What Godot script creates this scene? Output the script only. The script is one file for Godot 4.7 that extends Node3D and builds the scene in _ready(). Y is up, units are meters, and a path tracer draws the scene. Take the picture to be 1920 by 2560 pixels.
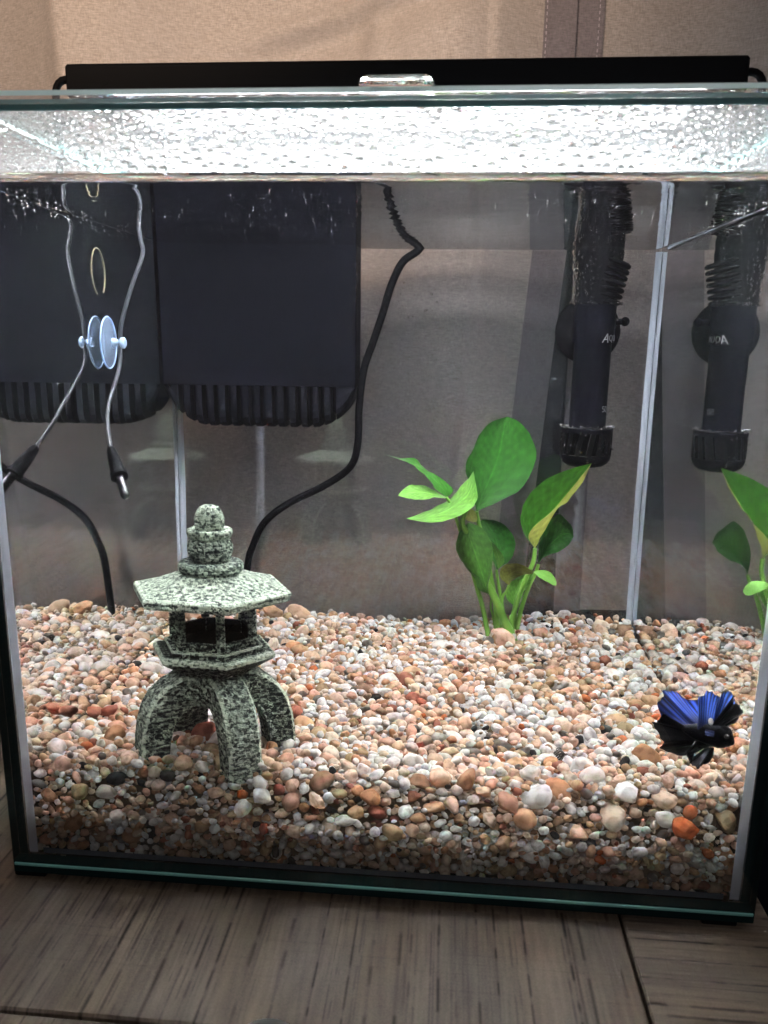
extends Node3D

var rng := RandomNumberGenerator.new()
const W := 0.15          # half the outer width of the tank
const H := 0.2961        # tank height
const D := 0.2932        # tank depth
const G := 0.005         # glass thickness, front and back
const GS := 0.0038       # glass thickness, sides
const WL := 0.2717       # water level
var mats := {}

# ---------------------------------------------------------------- materials
func lin(r: float, g: float, b: float) -> Color:
	return Color(r, g, b).linear_to_srgb()

func mat(called: String, c: Color, rough := 0.6, spec := 0.5, metal := 0.0) -> StandardMaterial3D:
	var m := StandardMaterial3D.new()
	m.resource_name = called
	m.albedo_color = c
	m.roughness = rough
	m.metallic_specular = spec
	m.metallic = metal
	mats[called] = m
	return m

func noise(freq: float, oct := 3, kind := FastNoiseLite.TYPE_SIMPLEX_SMOOTH, s := 1) -> FastNoiseLite:
	var n := FastNoiseLite.new()
	n.noise_type = kind
	n.frequency = freq
	n.fractal_octaves = oct
	n.seed = s
	return n

func noise_tex(n: FastNoiseLite, size: int, stops := [], cols := []) -> NoiseTexture2D:
	var t := NoiseTexture2D.new()
	t.width = size
	t.height = size
	t.seamless = true
	t.noise = n
	if stops.size():
		var g := Gradient.new()
		g.offsets = PackedFloat32Array(stops)
		g.colors = PackedColorArray(cols)
		t.color_ramp = g
	return t

func triplanar(m: StandardMaterial3D, scale: float, world := false) -> void:
	m.uv1_triplanar = true
	m.uv1_world_triplanar = world
	m.uv1_scale = Vector3(scale, scale, scale)

func glass_mat(called: String, c: Color, ior: float) -> StandardMaterial3D:
	var m := mat(called, Color(c.r, c.g, c.b, 0.0), 0.0, 0.5)
	m.transparency = BaseMaterial3D.TRANSPARENCY_ALPHA
	m.refraction_enabled = true
	m.refraction_scale = (ior - 1.0) / 10.0
	return m

func pane_mat(called: String, c: Color, alpha: float) -> StandardMaterial3D:
	var m := mat(called, Color(c.r, c.g, c.b, alpha), 0.0, 0.5)
	m.transparency = BaseMaterial3D.TRANSPARENCY_ALPHA
	return m

func glow_mat(called: String, c: Color, energy: float) -> StandardMaterial3D:
	var m := mat(called, Color(0.8, 0.8, 0.8), 0.5)
	m.emission_enabled = true
	m.emission = c
	m.emission_energy_multiplier = energy
	return m

# ---------------------------------------------------------------- nodes
func begin() -> SurfaceTool:
	var st := SurfaceTool.new()
	st.begin(Mesh.PRIMITIVE_TRIANGLES)
	return st

func obj(called: String, mesh: Mesh, m: Material, parent: Node = self) -> MeshInstance3D:
	var o := MeshInstance3D.new()
	o.name = numbered(called, parent)
	o.mesh = mesh
	if m:
		o.material_override = m
	parent.add_child(o, true)
	return o

func numbered(called: String, parent: Node) -> String:
	if not parent.has_node(NodePath(called)):
		return called
	var i := 1
	while parent.has_node(NodePath("%s_%03d" % [called, i])):
		i += 1
	return "%s_%03d" % [called, i]

func thing(called: String, label: String, category: String, at := Vector3.ZERO, group := "") -> Node3D:
	var o := Node3D.new()
	o.name = numbered(called, self)
	o.position = at
	add_child(o, true)
	tag(o, label, category, group)
	return o

func tag(o: Node, label: String, category := "", group := "", kind := "") -> void:
	if label: o.set_meta("label", label)
	if category: o.set_meta("category", category)
	if group: o.set_meta("group", group)
	if kind: o.set_meta("kind", kind)

# ---------------------------------------------------------------- shapes
func tri(st: SurfaceTool, a: Vector3, b: Vector3, c: Vector3, n: Vector3) -> void:
	# n: outward direction; Godot's front faces run clockwise
	if (b - a).cross(c - a).dot(n) > 0.0:
		var s := b
		b = c
		c = s
	st.set_normal(n); st.add_vertex(a)
	st.set_normal(n); st.add_vertex(b)
	st.set_normal(n); st.add_vertex(c)

func quad(st: SurfaceTool, a: Vector3, b: Vector3, c: Vector3, d: Vector3, n: Vector3) -> void:
	tri(st, a, b, c, n)
	tri(st, a, c, d, n)

func box(st: SurfaceTool, lo: Vector3, hi: Vector3, ch := 0.0) -> void:
	# a box with chamfered edges
	var c := (lo + hi) * 0.5
	var h := (hi - lo) * 0.5
	var i := h - Vector3(ch, ch, ch)
	var ax := [Vector3.RIGHT, Vector3.UP, Vector3.BACK]
	for k in 3:
		var u := (k + 1) % 3
		var v := (k + 2) % 3
		for s in [-1.0, 1.0]:
			var n: Vector3 = ax[k] * s
			var o: Vector3 = c + n * h[k]
			quad(st, o - ax[u] * i[u] - ax[v] * i[v], o + ax[u] * i[u] - ax[v] * i[v], o + ax[u] * i[u] + ax[v] * i[v], o - ax[u] * i[u] + ax[v] * i[v], n)
			if ch > 0.0:
				for t in [-1.0, 1.0]:
					var p: Vector3 = c + n * h[k] + ax[u] * t * i[u]
					var q: Vector3 = c + n * i[k] + ax[u] * t * h[u]
					quad(st, p - ax[v] * i[v], p + ax[v] * i[v], q + ax[v] * i[v], q - ax[v] * i[v], (n + ax[u] * t).normalized())
	if ch > 0.0:
		for sx in [-1.0, 1.0]:
			for sy in [-1.0, 1.0]:
				for sz in [-1.0, 1.0]:
					var s := Vector3(sx, sy, sz)
					tri(st, c + s * Vector3(h.x, i.y, i.z), c + s * Vector3(i.x, h.y, i.z), c + s * Vector3(i.x, i.y, h.z), s.normalized())

func box_mesh(lo: Vector3, hi: Vector3, ch := 0.0) -> ArrayMesh:
	var st := begin()
	box(st, lo, hi, ch)
	return st.commit()

func tube(st: SurfaceTool, pts: Array, r0: float, r1: float, sides := 10, smooth_curve := true, caps := true) -> void:
	var curve := Curve3D.new()
	curve.bake_interval = 0.002
	for k in pts.size():
		var p: Vector3 = pts[k]
		var t := Vector3.ZERO
		if smooth_curve:
			var a: Vector3 = pts[maxi(k - 1, 0)]
			var b: Vector3 = pts[mini(k + 1, pts.size() - 1)]
			t = (b - a) / 6.0
		curve.add_point(p, -t, t)
	var path := curve.get_baked_points()
	if not smooth_curve:
		path = PackedVector3Array(pts)
	var last := Vector3.ZERO
	var rings := []
	var norms := []
	for k in path.size():
		var d := (path[mini(k + 1, path.size() - 1)] - path[maxi(k - 1, 0)]).normalized()
		if last == Vector3.ZERO:
			last = d.cross(Vector3(0.31, 0.17, 0.93)).normalized()
		last = (last - d * last.dot(d)).normalized()
		var side := d.cross(last)
		var r := lerpf(r0, r1, float(k) / (path.size() - 1))
		var ring := []
		var nn := []
		for j in sides:
			var a := TAU * j / sides
			var n := last * cos(a) + side * sin(a)
			nn.append(n)
			ring.append(path[k] + n * r)
		rings.append(ring)
		norms.append(nn)
	for k in rings.size() - 1:
		for j in sides:
			var j2 := (j + 1) % sides
			smooth_quad(st, [rings[k][j], rings[k][j2], rings[k + 1][j2], rings[k + 1][j]], [norms[k][j], norms[k][j2], norms[k + 1][j2], norms[k + 1][j]])
	if caps:
		for e in [0, rings.size() - 1]:
			var n := (path[1] - path[0]).normalized() * (-1.0) if e == 0 else (path[path.size() - 1] - path[path.size() - 2]).normalized()
			for j in sides:
				tri(st, path[e], rings[e][j], rings[e][(j + 1) % sides], n)

func smooth_quad(st: SurfaceTool, p: Array, n: Array) -> void:
	for t in [[0, 1, 2], [0, 2, 3]]:
		var a: Vector3 = p[t[0]]
		var b: Vector3 = p[t[1]]
		var c: Vector3 = p[t[2]]
		var f := (b - a).cross(c - a)
		var m: Vector3 = n[t[0]] + n[t[1]] + n[t[2]]
		var o: Array = t if f.dot(m) < 0.0 else [t[0], t[2], t[1]]
		for k in o:
			st.set_normal(n[k])
			st.add_vertex(p[k])

func tube_mesh(pts: Array, r0: float, r1: float, sides := 10, smooth_curve := true) -> ArrayMesh:
	var st := begin()
	tube(st, pts, r0, r1, sides, smooth_curve)
	return st.commit()

func lathe(st: SurfaceTool, prof: Array, segs := 24, at := Vector3.ZERO, basis := Basis(), flip := false) -> void:
	# prof: Vector2(radius, height) from bottom to top; smooth across the profile unless two points coincide
	var n := prof.size()
	var nrm := []
	for k in n:
		var a: Vector2 = prof[maxi(k - 1, 0)]
		var b: Vector2 = prof[mini(k + 1, n - 1)]
		var here: Vector2 = prof[k]
		var d := b - a
		if k > 0 and here.distance_to(a) < 1e-7: d = b - here
		elif k < n - 1 and here.distance_to(b) < 1e-7: d = here - a
		var v := Vector2(d.y, -d.x).normalized()
		nrm.append(v)
	for k in n - 1:
		var p0: Vector2 = prof[k]
		var p1: Vector2 = prof[k + 1]
		if p0.distance_to(p1) < 1e-7:
			continue
		for j in segs:
			var a0 := TAU * j / segs
			var a1 := TAU * (j + 1) / segs
			var pp := []
			var nn := []
			for w in [[k, a0], [k, a1], [k + 1, a1], [k + 1, a0]]:
				var q: Vector2 = prof[w[0]]
				var m: Vector2 = nrm[w[0]]
				var g: float = w[1]
				pp.append(at + basis * Vector3(cos(g) * q.x, q.y, sin(g) * q.x))
				var o := basis * Vector3(cos(g) * m.x, m.y, sin(g) * m.x)
				nn.append(-o if flip else o)
			smooth_quad(st, pp, nn)

func lathe_mesh(prof: Array, segs := 24, at := Vector3.ZERO, basis := Basis(), flip := false) -> ArrayMesh:
	var st := begin()
	lathe(st, prof, segs, at, basis, flip)
	return st.commit()

func sphere_prof(r: float, from_deg := -90.0, to_deg := 90.0, steps := 8, squash := 1.0, y := 0.0) -> Array:
	var a := []
	for k in steps + 1:
		var t := deg_to_rad(lerpf(from_deg, to_deg, float(k) / steps))
		a.append(Vector2(maxf(cos(t) * r, 0.0), y + sin(t) * r * squash))
	return a

func ngon(st: SurfaceTool, prof: Array, sides: int, off: float, wob := 0.0) -> void:
	# stacked rings of a polygon, every face flat
	var jit := []
	for j in sides:
		jit.append(1.0 + rng.randf_range(-wob, wob))
	for k in prof.size() - 1:
		for j in sides:
			var c := []
			for w in [[k, j], [k, j + 1], [k + 1, j + 1], [k + 1, j]]:
				var q: Vector2 = prof[w[0]]
				var a: float = off + TAU * w[1] / sides
				var f: float = jit[int(w[1]) % sides]
				c.append(Vector3(cos(a) * q.x * f, q.y, sin(a) * q.x * f))
			var m := off + TAU * (j + 0.5) / sides
			var p0: Vector2 = prof[k]
			var p1: Vector2 = prof[k + 1]
			var d := p1 - p0
			var n := Vector3(cos(m) * d.y, -d.x * 1.0, sin(m) * d.y).normalized()
			quad(st, c[0], c[1], c[2], c[3], n)

func ngon_mesh(prof: Array, sides: int, off: float, wob := 0.0) -> ArrayMesh:
	var st := begin()
	ngon(st, prof, sides, off, wob)
	return st.commit()

func prism(st: SurfaceTool, poly: Array, across: Vector3, c0: float, c1: float, u: Vector3, v: Vector3) -> void:
	# polygon in the plane (u, v), extruded along across from c0 to c1
	var n := poly.size()
	var mid := Vector2.ZERO
	for p in poly:
		mid += p / n
	for k in n:
		var p: Vector2 = poly[k]
		var q: Vector2 = poly[(k + 1) % n]
		var a := u * p.x + v * p.y
		var b := u * q.x + v * q.y
		var e := q - p
		var o := Vector2(e.y, -e.x)
		if o.dot((p + q) * 0.5 - mid) < 0.0:
			o = -o
		quad(st, a + across * c0, b + across * c0, b + across * c1, a + across * c1, (u * o.x + v * o.y).normalized())
	var pts := PackedVector2Array(poly)
	var idx := Geometry2D.triangulate_polygon(pts)
	for k in range(0, idx.size(), 3):
		for s in [[c0, -1.0], [c1, 1.0]]:
			var w := []
			for t in 3:
				var p := pts[idx[k + t]]
				w.append(u * p.x + v * p.y + across * s[0])
			tri(st, w[0], w[1], w[2], across * (s[1] * signf(c1 - c0)))

func multi(called: String, mesh: Mesh, m: Material, where: Array, parent: Node = self) -> MultiMeshInstance3D:
	var mm := MultiMesh.new()
	mm.transform_format = MultiMesh.TRANSFORM_3D
	mm.mesh = mesh
	mm.instance_count = where.size()
	for k in where.size():
		mm.set_instance_transform(k, where[k])
	var o := MultiMeshInstance3D.new()
	o.name = numbered(called, parent)
	o.multimesh = mm
	o.material_override = m
	parent.add_child(o, true)
	o.set_meta("kind", "stuff")
	return o

# ---------------------------------------------------------------- scene
func _ready() -> void:
	rng.seed = 20
	# camera
	var cam := Camera3D.new()
	cam.name = "camera"
	cam.near = 0.01
	cam.far = 30.0
	cam.fov = 66.9
	var lens := CameraAttributesPhysical.new()
	lens.frustum_focal_length = 18.165
	lens.frustum_focus_distance = 0.40
	lens.frustum_near = 0.01
	lens.frustum_far = 30.0
	lens.exposure_aperture = 12.0
	cam.attributes = lens
	add_child(cam)
	cam.transform = Transform3D(Basis(Vector3(0.996454, 0.014335, -0.082907), Vector3(-0.032240, 0.975219, -0.218878), Vector3(0.077715, 0.220775, 0.972224)), Vector3(0.02491, 0.22096, 0.27041))
	cam.current = true
	# air and dim room light
	var env := Environment.new()
	env.background_mode = Environment.BG_COLOR
	env.background_color = lin(0.0062, 0.0061, 0.0066)
	env.tonemap_mode = Environment.TONE_MAPPER_LINEAR
	env.tonemap_exposure = 10.0
	env.sdfgi_enabled = true
	env.ssao_enabled = true
	env.ssil_enabled = true
	var we := WorldEnvironment.new()
	we.name = "room_air"
	we.environment = env
	add_child(we)
	# unseen warm lamp left of the camera, placed to light the curtain tops
	var room := SpotLight3D.new()
	room.name = "unseen_warm_light"
	room.position = Vector3(-0.17, 0.50, 0.38)
	room.look_at_from_position(room.position, Vector3(-0.16, 0.56, -0.42), Vector3.UP)
	room.spot_angle = 30.0
	room.spot_angle_attenuation = 1.0
	room.light_color = lin(1.0, 0.76, 0.55)
	room.light_energy = 0.105
	room.light_size = 0.03
	room.spot_range = 6.0
	room.shadow_enabled = true
	add_child(room)
	var rl := thing("unseen_warm_lamp", "unseen warm lamp above the camera, out of view, placed to light the curtain tops", "lamp")
	rl.transform = room.transform
	obj("bulb", lathe_mesh(sphere_prof(0.031, -90, 90, 10), 20), glow_mat("bulb_glow", lin(1.0, 0.76, 0.55), 0.6), rl)
	obj("lamp_shade", lathe_mesh([Vector2(0.060, -0.040), Vector2(0.056, -0.010), Vector2(0.044, 0.030), Vector2(0.020, 0.060), Vector2(0.0, 0.064)], 28, Vector3.ZERO, Basis(Vector3.RIGHT, PI / 2)), mat("shade_black", lin(0.02, 0.02, 0.02), 0.5), rl)
	# unseen ceiling lamp, placed to light the table from above
	var cl := AreaLight3D.new()
	cl.name = "unseen_ceiling_light"
	cl.area_size = Vector2(0.9, 0.9)
	cl.light_energy = 0.008
	cl.light_color = lin(1.0, 0.95, 0.92)
	cl.shadow_enabled = true
	cl.position = Vector3(0.1, 1.70, 0.35)
	cl.rotation = Vector3(-PI / 2, 0, 0)
	add_child(cl)
	var cm := thing("unseen_ceiling_lamp", "unseen square ceiling lamp, out of view above the table and placed to light it", "ceiling lamp", Vector3(0.1, 1.704, 0.35))
	obj("panel", box_mesh(Vector3(-0.45, 0, -0.45), Vector3(0.45, 0.03, 0.45), 0.004), glow_mat("ceiling_glow", lin(1.0, 0.95, 0.92), 0.03), cm)
	# fill light added behind the camera to brighten the front gravel
	var fl := OmniLight3D.new()
	fl.name = "added_fill_light"
	fl.position = Vector3(0.35, 0.95, 1.25)
	fl.light_color = lin(1.0, 0.93, 0.87)
	fl.light_energy = 0.009
	fl.light_size = 0.23
	fl.omni_range = 8.0
	fl.omni_attenuation = 2.0
	fl.shadow_enabled = true
	add_child(fl)
	var pl := thing("added_lantern", "round white lantern added behind the camera as fill light, out of view", "lantern", Vector3(0.35, 0.95, 1.25))
	obj("shade", lathe_mesh(sphere_prof(0.22, -90, 90, 16), 32), glow_mat("added_lantern_glow", lin(1.0, 0.93, 0.87), 0.10), pl)
	# the aquarium lamp's own light
	for k in 3:
		var al := AreaLight3D.new()
		al.name = "lamp_light" if k == 0 else "lamp_light_%03d" % k
		al.area_size = Vector2(0.262, 0.0075)
		al.light_energy = 0.0190
		al.light_color = lin(0.94, 0.97, 1.0)
		al.shadow_enabled = true
		al.position = Vector3(0, 0.3230, -0.100 - 0.024 * k)
		al.rotation = Vector3(-PI / 2, 0, 0)
		add_child(al)

	make_materials()
	build_table()
	build_curtains()
	build_tank()
	build_water()
	build_gravel()
	build_lid()
	build_lamp()
	build_filter()
	build_heater()
	build_probe()
	build_pagoda()
	build_plant()
	build_fish()
	build_small_things()

func make_materials() -> void:
	mat("black_plastic", lin(0.0062, 0.0065, 0.0100), 0.55, 0.10)
	mat("rib_plastic_lit", lin(0.0115, 0.012, 0.017), 0.5, 0.15)  # case plastic coloured lighter, as if the ribs catch light
	mat("black_rubber", lin(0.006, 0.006, 0.008), 0.7, 0.2)
	mat("black_satin", lin(0.005, 0.005, 0.006), 0.6, 0.15)
	mat("recess", lin(0.002, 0.002, 0.003), 0.9, 0.05)  # near black, standing in for shade inside the slots
	mat("teal_edge_dim", lin(0.003, 0.016, 0.018), 0.3, 0.25)  # edge glass coloured dark where little light reaches
	mat("teal_edge_lit", lin(0.20, 0.50, 0.47), 0.25, 0.5)  # same edge glass coloured as if lit from within
	var tt := mat("teal_top_lit", lin(0.03, 0.20, 0.21), 0.25, 0.5)  # top edges coloured brighter, as if lamplit
	tt.backlight_enabled = true
	tt.backlight = Color(0.5, 0.5, 0.5)
	mats.teal_edge_lit.backlight_enabled = true
	mats.teal_edge_lit.backlight = Color(0.5, 0.5, 0.5)
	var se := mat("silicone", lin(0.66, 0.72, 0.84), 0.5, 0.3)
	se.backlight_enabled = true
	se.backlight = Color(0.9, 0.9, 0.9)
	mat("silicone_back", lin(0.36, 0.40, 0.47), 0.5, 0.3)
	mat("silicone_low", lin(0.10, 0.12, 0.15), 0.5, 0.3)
	pane_mat("pane", lin(0.5, 0.6, 0.6), 0.004)
	glass_mat("water", Color(1, 1, 1), 1.333)
	glass_mat("acrylic", lin(0.93, 0.97, 0.96), 1.49)
	glass_mat("drop", Color(1, 1, 1), 1.333)
	var fog := mat("fogged", Color(0.34, 0.40, 0.41, 0.26), 0.9, 0.3)
	fog.transparency = BaseMaterial3D.TRANSPARENCY_ALPHA
	fog.backlight_enabled = true
	fog.backlight = Color(0.9, 0.9, 0.9)
	# curtain
	var weave := Image.create(256, 256, false, Image.FORMAT_RGB8)
	var wn := noise(0.09, 3, FastNoiseLite.TYPE_SIMPLEX_SMOOTH, 7)
	for y in 256:
		for x in 256:
			var a := 0.5 + 0.5 * sin(x * TAU / 4.0) * sin(y * TAU / 4.0)
			var v := 0.80 + 0.10 * a + 0.16 * wn.get_noise_2d(x * 0.4, y * 4.0) + 0.12 * wn.get_noise_2d(x * 4.0 + 300.0, y * 0.5) + rng.randf_range(-0.05, 0.05)
			v = clampf(v, 0, 1)
			weave.set_pixel(x, y, Color(v, v, v))
	var wt := ImageTexture.create_from_image(weave)
	for e in [["curtain_cloth", lin(0.43, 0.375, 0.352)], ["curtain_hem", lin(0.23, 0.20, 0.215)]]:
		var m := mat(e[0], e[1], 0.95, 0.2)
		m.albedo_texture = wt
		m.heightmap_enabled = true
		m.heightmap_texture = wt
		m.heightmap_scale = 0.012
		m.rim_enabled = true
		m.rim = 0.3
		triplanar(m, 12.0, true)
	mat("stitch", lin(0.42, 0.36, 0.40), 0.8)
	mat("dark_wall", lin(0.010, 0.012, 0.019), 0.9, 0.1)  # near black, so the gap between the curtains reads dark
	mat("floor", lin(0.03, 0.025, 0.02), 0.8)
	# wood-look table boards: dark broken lines along the board, faint ones across
	for k in 3:
		var m := mat("board_%s" % ["long", "end", "front"][k], Color.WHITE, 0.55, 0.4)
		var im := board_image(31 + k)
		var t := ImageTexture.create_from_image(im)
		m.albedo_texture = t
		m.heightmap_enabled = true
		m.heightmap_texture = t
		m.heightmap_scale = 0.04
	# painted resin of the pagoda: dark in the pits, pale mint on the ridges
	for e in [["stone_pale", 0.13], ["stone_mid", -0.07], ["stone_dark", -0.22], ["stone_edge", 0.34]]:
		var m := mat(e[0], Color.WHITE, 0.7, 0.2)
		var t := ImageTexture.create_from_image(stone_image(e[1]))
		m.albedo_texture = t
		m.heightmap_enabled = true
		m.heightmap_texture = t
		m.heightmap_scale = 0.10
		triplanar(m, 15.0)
	mat("chamber_shade", lin(0.006, 0.007, 0.008), 0.9, 0.1)  # near black, standing in for shade inside the lantern room
	# pebbles
	var grain := noise_tex(noise(0.02, 4, FastNoiseLite.TYPE_SIMPLEX, 5), 256, [0.0, 0.35, 0.6, 1.0], [Color(0.72, 0.69, 0.66), Color(0.90, 0.89, 0.88), Color(1, 1, 1), Color(1, 1, 1)])
	mats["grain"] = grain
	var pm := mat("pebble_mix", Color.WHITE, 0.6, 0.14)
	pm.subsurf_scatter_enabled = true
	pm.backlight_enabled = true
	pm.backlight = Color(0.95, 0.95, 0.95)
	pm.subsurf_scatter_strength = 0.12
	pm.vertex_color_use_as_albedo = true
	pm.albedo_texture = grain
	triplanar(pm, 60.0)
	mat("gravel_core", lin(0.20, 0.14, 0.09), 0.9, 0.1)
	# plant
	var veins := Image.create(256, 256, false, Image.FORMAT_RGB8)
	var vn := noise(0.02, 3, FastNoiseLite.TYPE_SIMPLEX, 3)
	for y in 256:
		for x in 256:
			var u := absf(x / 127.5 - 1.0)
			var t := y / 255.0
			var f := fposmod((t - u * 0.28 + u * u * 0.08) * 11.0 + 0.04 * vn.get_noise_2d(x, y), 1.0)
			var line := exp(-pow((f - 0.5) / 0.10, 2.0)) * (0.35 + 0.5 * u)
			var fold := 0.5 + 0.5 * cos((f - 0.5) * TAU)
			var rib := exp(-pow(u / 0.035, 2.0))
			var v := 0.76 + 0.045 * fold + 0.05 * line + 0.17 * rib + 0.10 * vn.get_noise_2d(x * 1.5, y * 1.5 + 90.0)
			v = clampf(v, 0, 1)
			veins.set_pixel(x, y, Color(v, v, v))
	var vt := ImageTexture.create_from_image(veins)
	for e in [["dark", lin(0.042, 0.19, 0.024)], ["mid", lin(0.08, 0.30, 0.04)], ["fold", lin(0.075, 0.31, 0.03)], ["light", lin(0.22, 0.52, 0.09)], ["olive", lin(0.085, 0.25, 0.035)], ["yellow", lin(0.36, 0.37, 0.08)]]:
		var m := mat("leaf_" + e[0], e[1], 0.42, 0.35)
		m.albedo_texture = vt
		m.heightmap_enabled = true
		m.heightmap_texture = vt
		m.heightmap_scale = 0.06
		m.backlight_enabled = true
		m.backlight = Color(0.46, 0.52, 0.18)
	mat("stem", lin(0.15, 0.32, 0.05), 0.45, 0.35)
	# fish
	var fk := mat("fish_black", lin(0.007, 0.0075, 0.014), 0.42, 0.35)
	var scales := noise(0.06, 1, FastNoiseLite.TYPE_CELLULAR, 21)
	scales.cellular_return_type = FastNoiseLite.RETURN_DISTANCE
	fk.heightmap_enabled = true
	fk.heightmap_texture = noise_tex(scales, 256)
	fk.heightmap_scale = 0.02
	fk.albedo_texture = noise_tex(noise(0.02, 2, FastNoiseLite.TYPE_SIMPLEX, 22), 256, [0.0, 0.55, 0.75, 1.0], [Color(0.5, 0.5, 0.5), Color(0.8, 0.8, 0.8), Color(1, 1, 1), Color(1, 1, 1)])
	triplanar(fk, 55.0)
	mat("fish_dark", lin(0.010, 0.012, 0.03), 0.45, 0.35)
	var fb := mat("fish_fin", Color.WHITE, 0.45, 0.4)
	fb.vertex_color_use_as_albedo = true
	fb.backlight_enabled = true
	fb.backlight = Color(0.3, 0.3, 0.3)
	# probe and clear rubber
	mat("grey_cable", lin(0.055, 0.058, 0.068), 0.4, 0.4)
	mat("glossy_black", lin(0.010, 0.010, 0.013), 0.12, 0.6)
	var sr := mat("clear_rubber", Color(0.66, 0.76, 0.90, 0.20), 0.35, 0.5)
	sr.transparency = BaseMaterial3D.TRANSPARENCY_ALPHA
	var rm := mat("cup_rim", Color(0.70, 0.80, 0.92, 0.55), 0.35, 0.5)
	rm.transparency = BaseMaterial3D.TRANSPARENCY_ALPHA
	mat("dried_ring", lin(0.20, 0.16, 0.09), 0.7)
	mat("print", lin(0.30, 0.29, 0.30), 0.6)
	mat("gap_pale", lin(0.85, 0.77, 0.68), 0.6)
	var gr := mat("back_haze", Color(0.62, 0.66, 0.71, 0.020), 0.9, 0.1)  # pale veil imitating haze over the view behind
	var gs := mat("side_haze", Color(0.60, 0.66, 0.66, 0.006), 0.9, 0.1)
	gs.transparency = BaseMaterial3D.TRANSPARENCY_ALPHA
	gr.transparency = BaseMaterial3D.TRANSPARENCY_ALPHA
	mat("shell", lin(0.05, 0.045, 0.04), 0.4, 0.4)
	mat("shell_band", lin(0.22, 0.20, 0.17), 0.4, 0.4)
	mat("grey_metal", lin(0.32, 0.34, 0.36), 0.3, 0.5, 0.8)

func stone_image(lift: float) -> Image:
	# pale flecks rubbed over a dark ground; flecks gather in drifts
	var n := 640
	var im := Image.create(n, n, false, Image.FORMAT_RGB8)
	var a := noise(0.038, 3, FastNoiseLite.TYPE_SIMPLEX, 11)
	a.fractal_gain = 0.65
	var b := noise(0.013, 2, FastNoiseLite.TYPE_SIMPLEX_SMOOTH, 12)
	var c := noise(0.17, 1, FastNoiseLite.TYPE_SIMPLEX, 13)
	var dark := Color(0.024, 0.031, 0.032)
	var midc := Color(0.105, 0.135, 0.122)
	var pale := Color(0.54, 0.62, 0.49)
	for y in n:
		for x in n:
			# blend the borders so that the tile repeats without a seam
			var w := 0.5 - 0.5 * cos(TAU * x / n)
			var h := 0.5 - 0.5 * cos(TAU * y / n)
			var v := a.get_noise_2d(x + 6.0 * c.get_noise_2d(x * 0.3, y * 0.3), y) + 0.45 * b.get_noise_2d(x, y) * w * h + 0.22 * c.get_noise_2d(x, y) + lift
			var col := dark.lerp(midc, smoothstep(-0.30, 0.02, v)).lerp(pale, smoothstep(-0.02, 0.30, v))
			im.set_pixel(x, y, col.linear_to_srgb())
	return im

func board_image(s: int) -> Image:
	var n := 1024
	var im := Image.create(n, n, false, Image.FORMAT_RGB8)
	var a := noise(0.012, 3, FastNoiseLite.TYPE_SIMPLEX, s)
	var b := noise(0.05, 2, FastNoiseLite.TYPE_SIMPLEX, s + 50)
	var r := RandomNumberGenerator.new()
	r.seed = s
	var shade := PackedFloat32Array()
	shade.resize(n)
	var lines := []
	for k in 30:
		lines.append([(k + r.randf_range(0.1, 0.9)) * n / 30.0, r.randf_range(1.0, 2.3), r.randf_range(0.55, 1.0)])
	for k in 70:
		lines.append([r.randf() * n, r.randf_range(0.7, 1.6), r.randf_range(0.15, 0.5)])
	var strength := PackedFloat32Array()
	var which := PackedInt32Array()
	strength.resize(n)
	which.resize(n)
	for l in lines:
		for x in range(int(l[0] - 7), int(l[0] + 8)):
			if x >= 0 and x < n:
				var v: float = l[2] * exp(-pow((x - l[0]) / l[1], 2.0))
				if v > strength[x]:
					strength[x] = v
					which[x] = int(l[0])
	for y in n:
		var cross := smoothstep(0.32, 0.7, b.get_noise_2d(y * 3.0, 700.0)) * 0.05
		for x in n:
			var streak := a.get_noise_2d(x * 1.1, y * 0.10)
			var fine := b.get_noise_2d(x * 2.2, y * 0.18)
			var v := 0.45 + 0.05 * streak + 0.035 * fine + r.randf_range(-0.03, 0.03)
			if strength[x] > 0.02:
				var br := smoothstep(-0.35, 0.10, b.get_noise_2d(which[x] * 5.3, y * 0.34) + 0.5 * a.get_noise_2d(which[x] * 3.0, y * 0.2))
				v -= strength[x] * 0.25 * (0.25 + 0.75 * br)
			v -= cross * 0.4 * (0.4 + 0.6 * smoothstep(-0.2, 0.3, a.get_noise_2d(x * 0.6 + 90.0, y * 2.0)))
			v = clampf(v, 0.08, 1.0)
			var warm := 0.5 + 0.5 * a.get_noise_2d(x * 0.4 + 400.0, y * 0.2)
			im.set_pixel(x, y, Color(v * lerpf(0.97, 1.02, warm), v * 0.89, v * lerpf(0.83, 0.75, warm)))
	return im

# ---------------------------------------------------------------- table
func plank(parent: Node, lo: Vector3, hi: Vector3, m: Material, along_x: bool, per: float) -> void:
	var st := begin()
	var ch := 0.0008
	box(st, lo, hi, ch)
	var mesh := st.commit()
	var arr := mesh.surface_get_arrays(0)
	var vs: PackedVector3Array = arr[Mesh.ARRAY_VERTEX]
	var uv := PackedVector2Array()
	for v in vs:
		uv.append(Vector2(v.z, v.x) / per if along_x else Vector2(v.x, v.z) / per)
	arr[Mesh.ARRAY_TEX_UV] = uv
	var am := ArrayMesh.new()
	am.add_surface_from_arrays(Mesh.PRIMITIVE_TRIANGLES, arr)
	obj("plank", am, m, parent)

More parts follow.
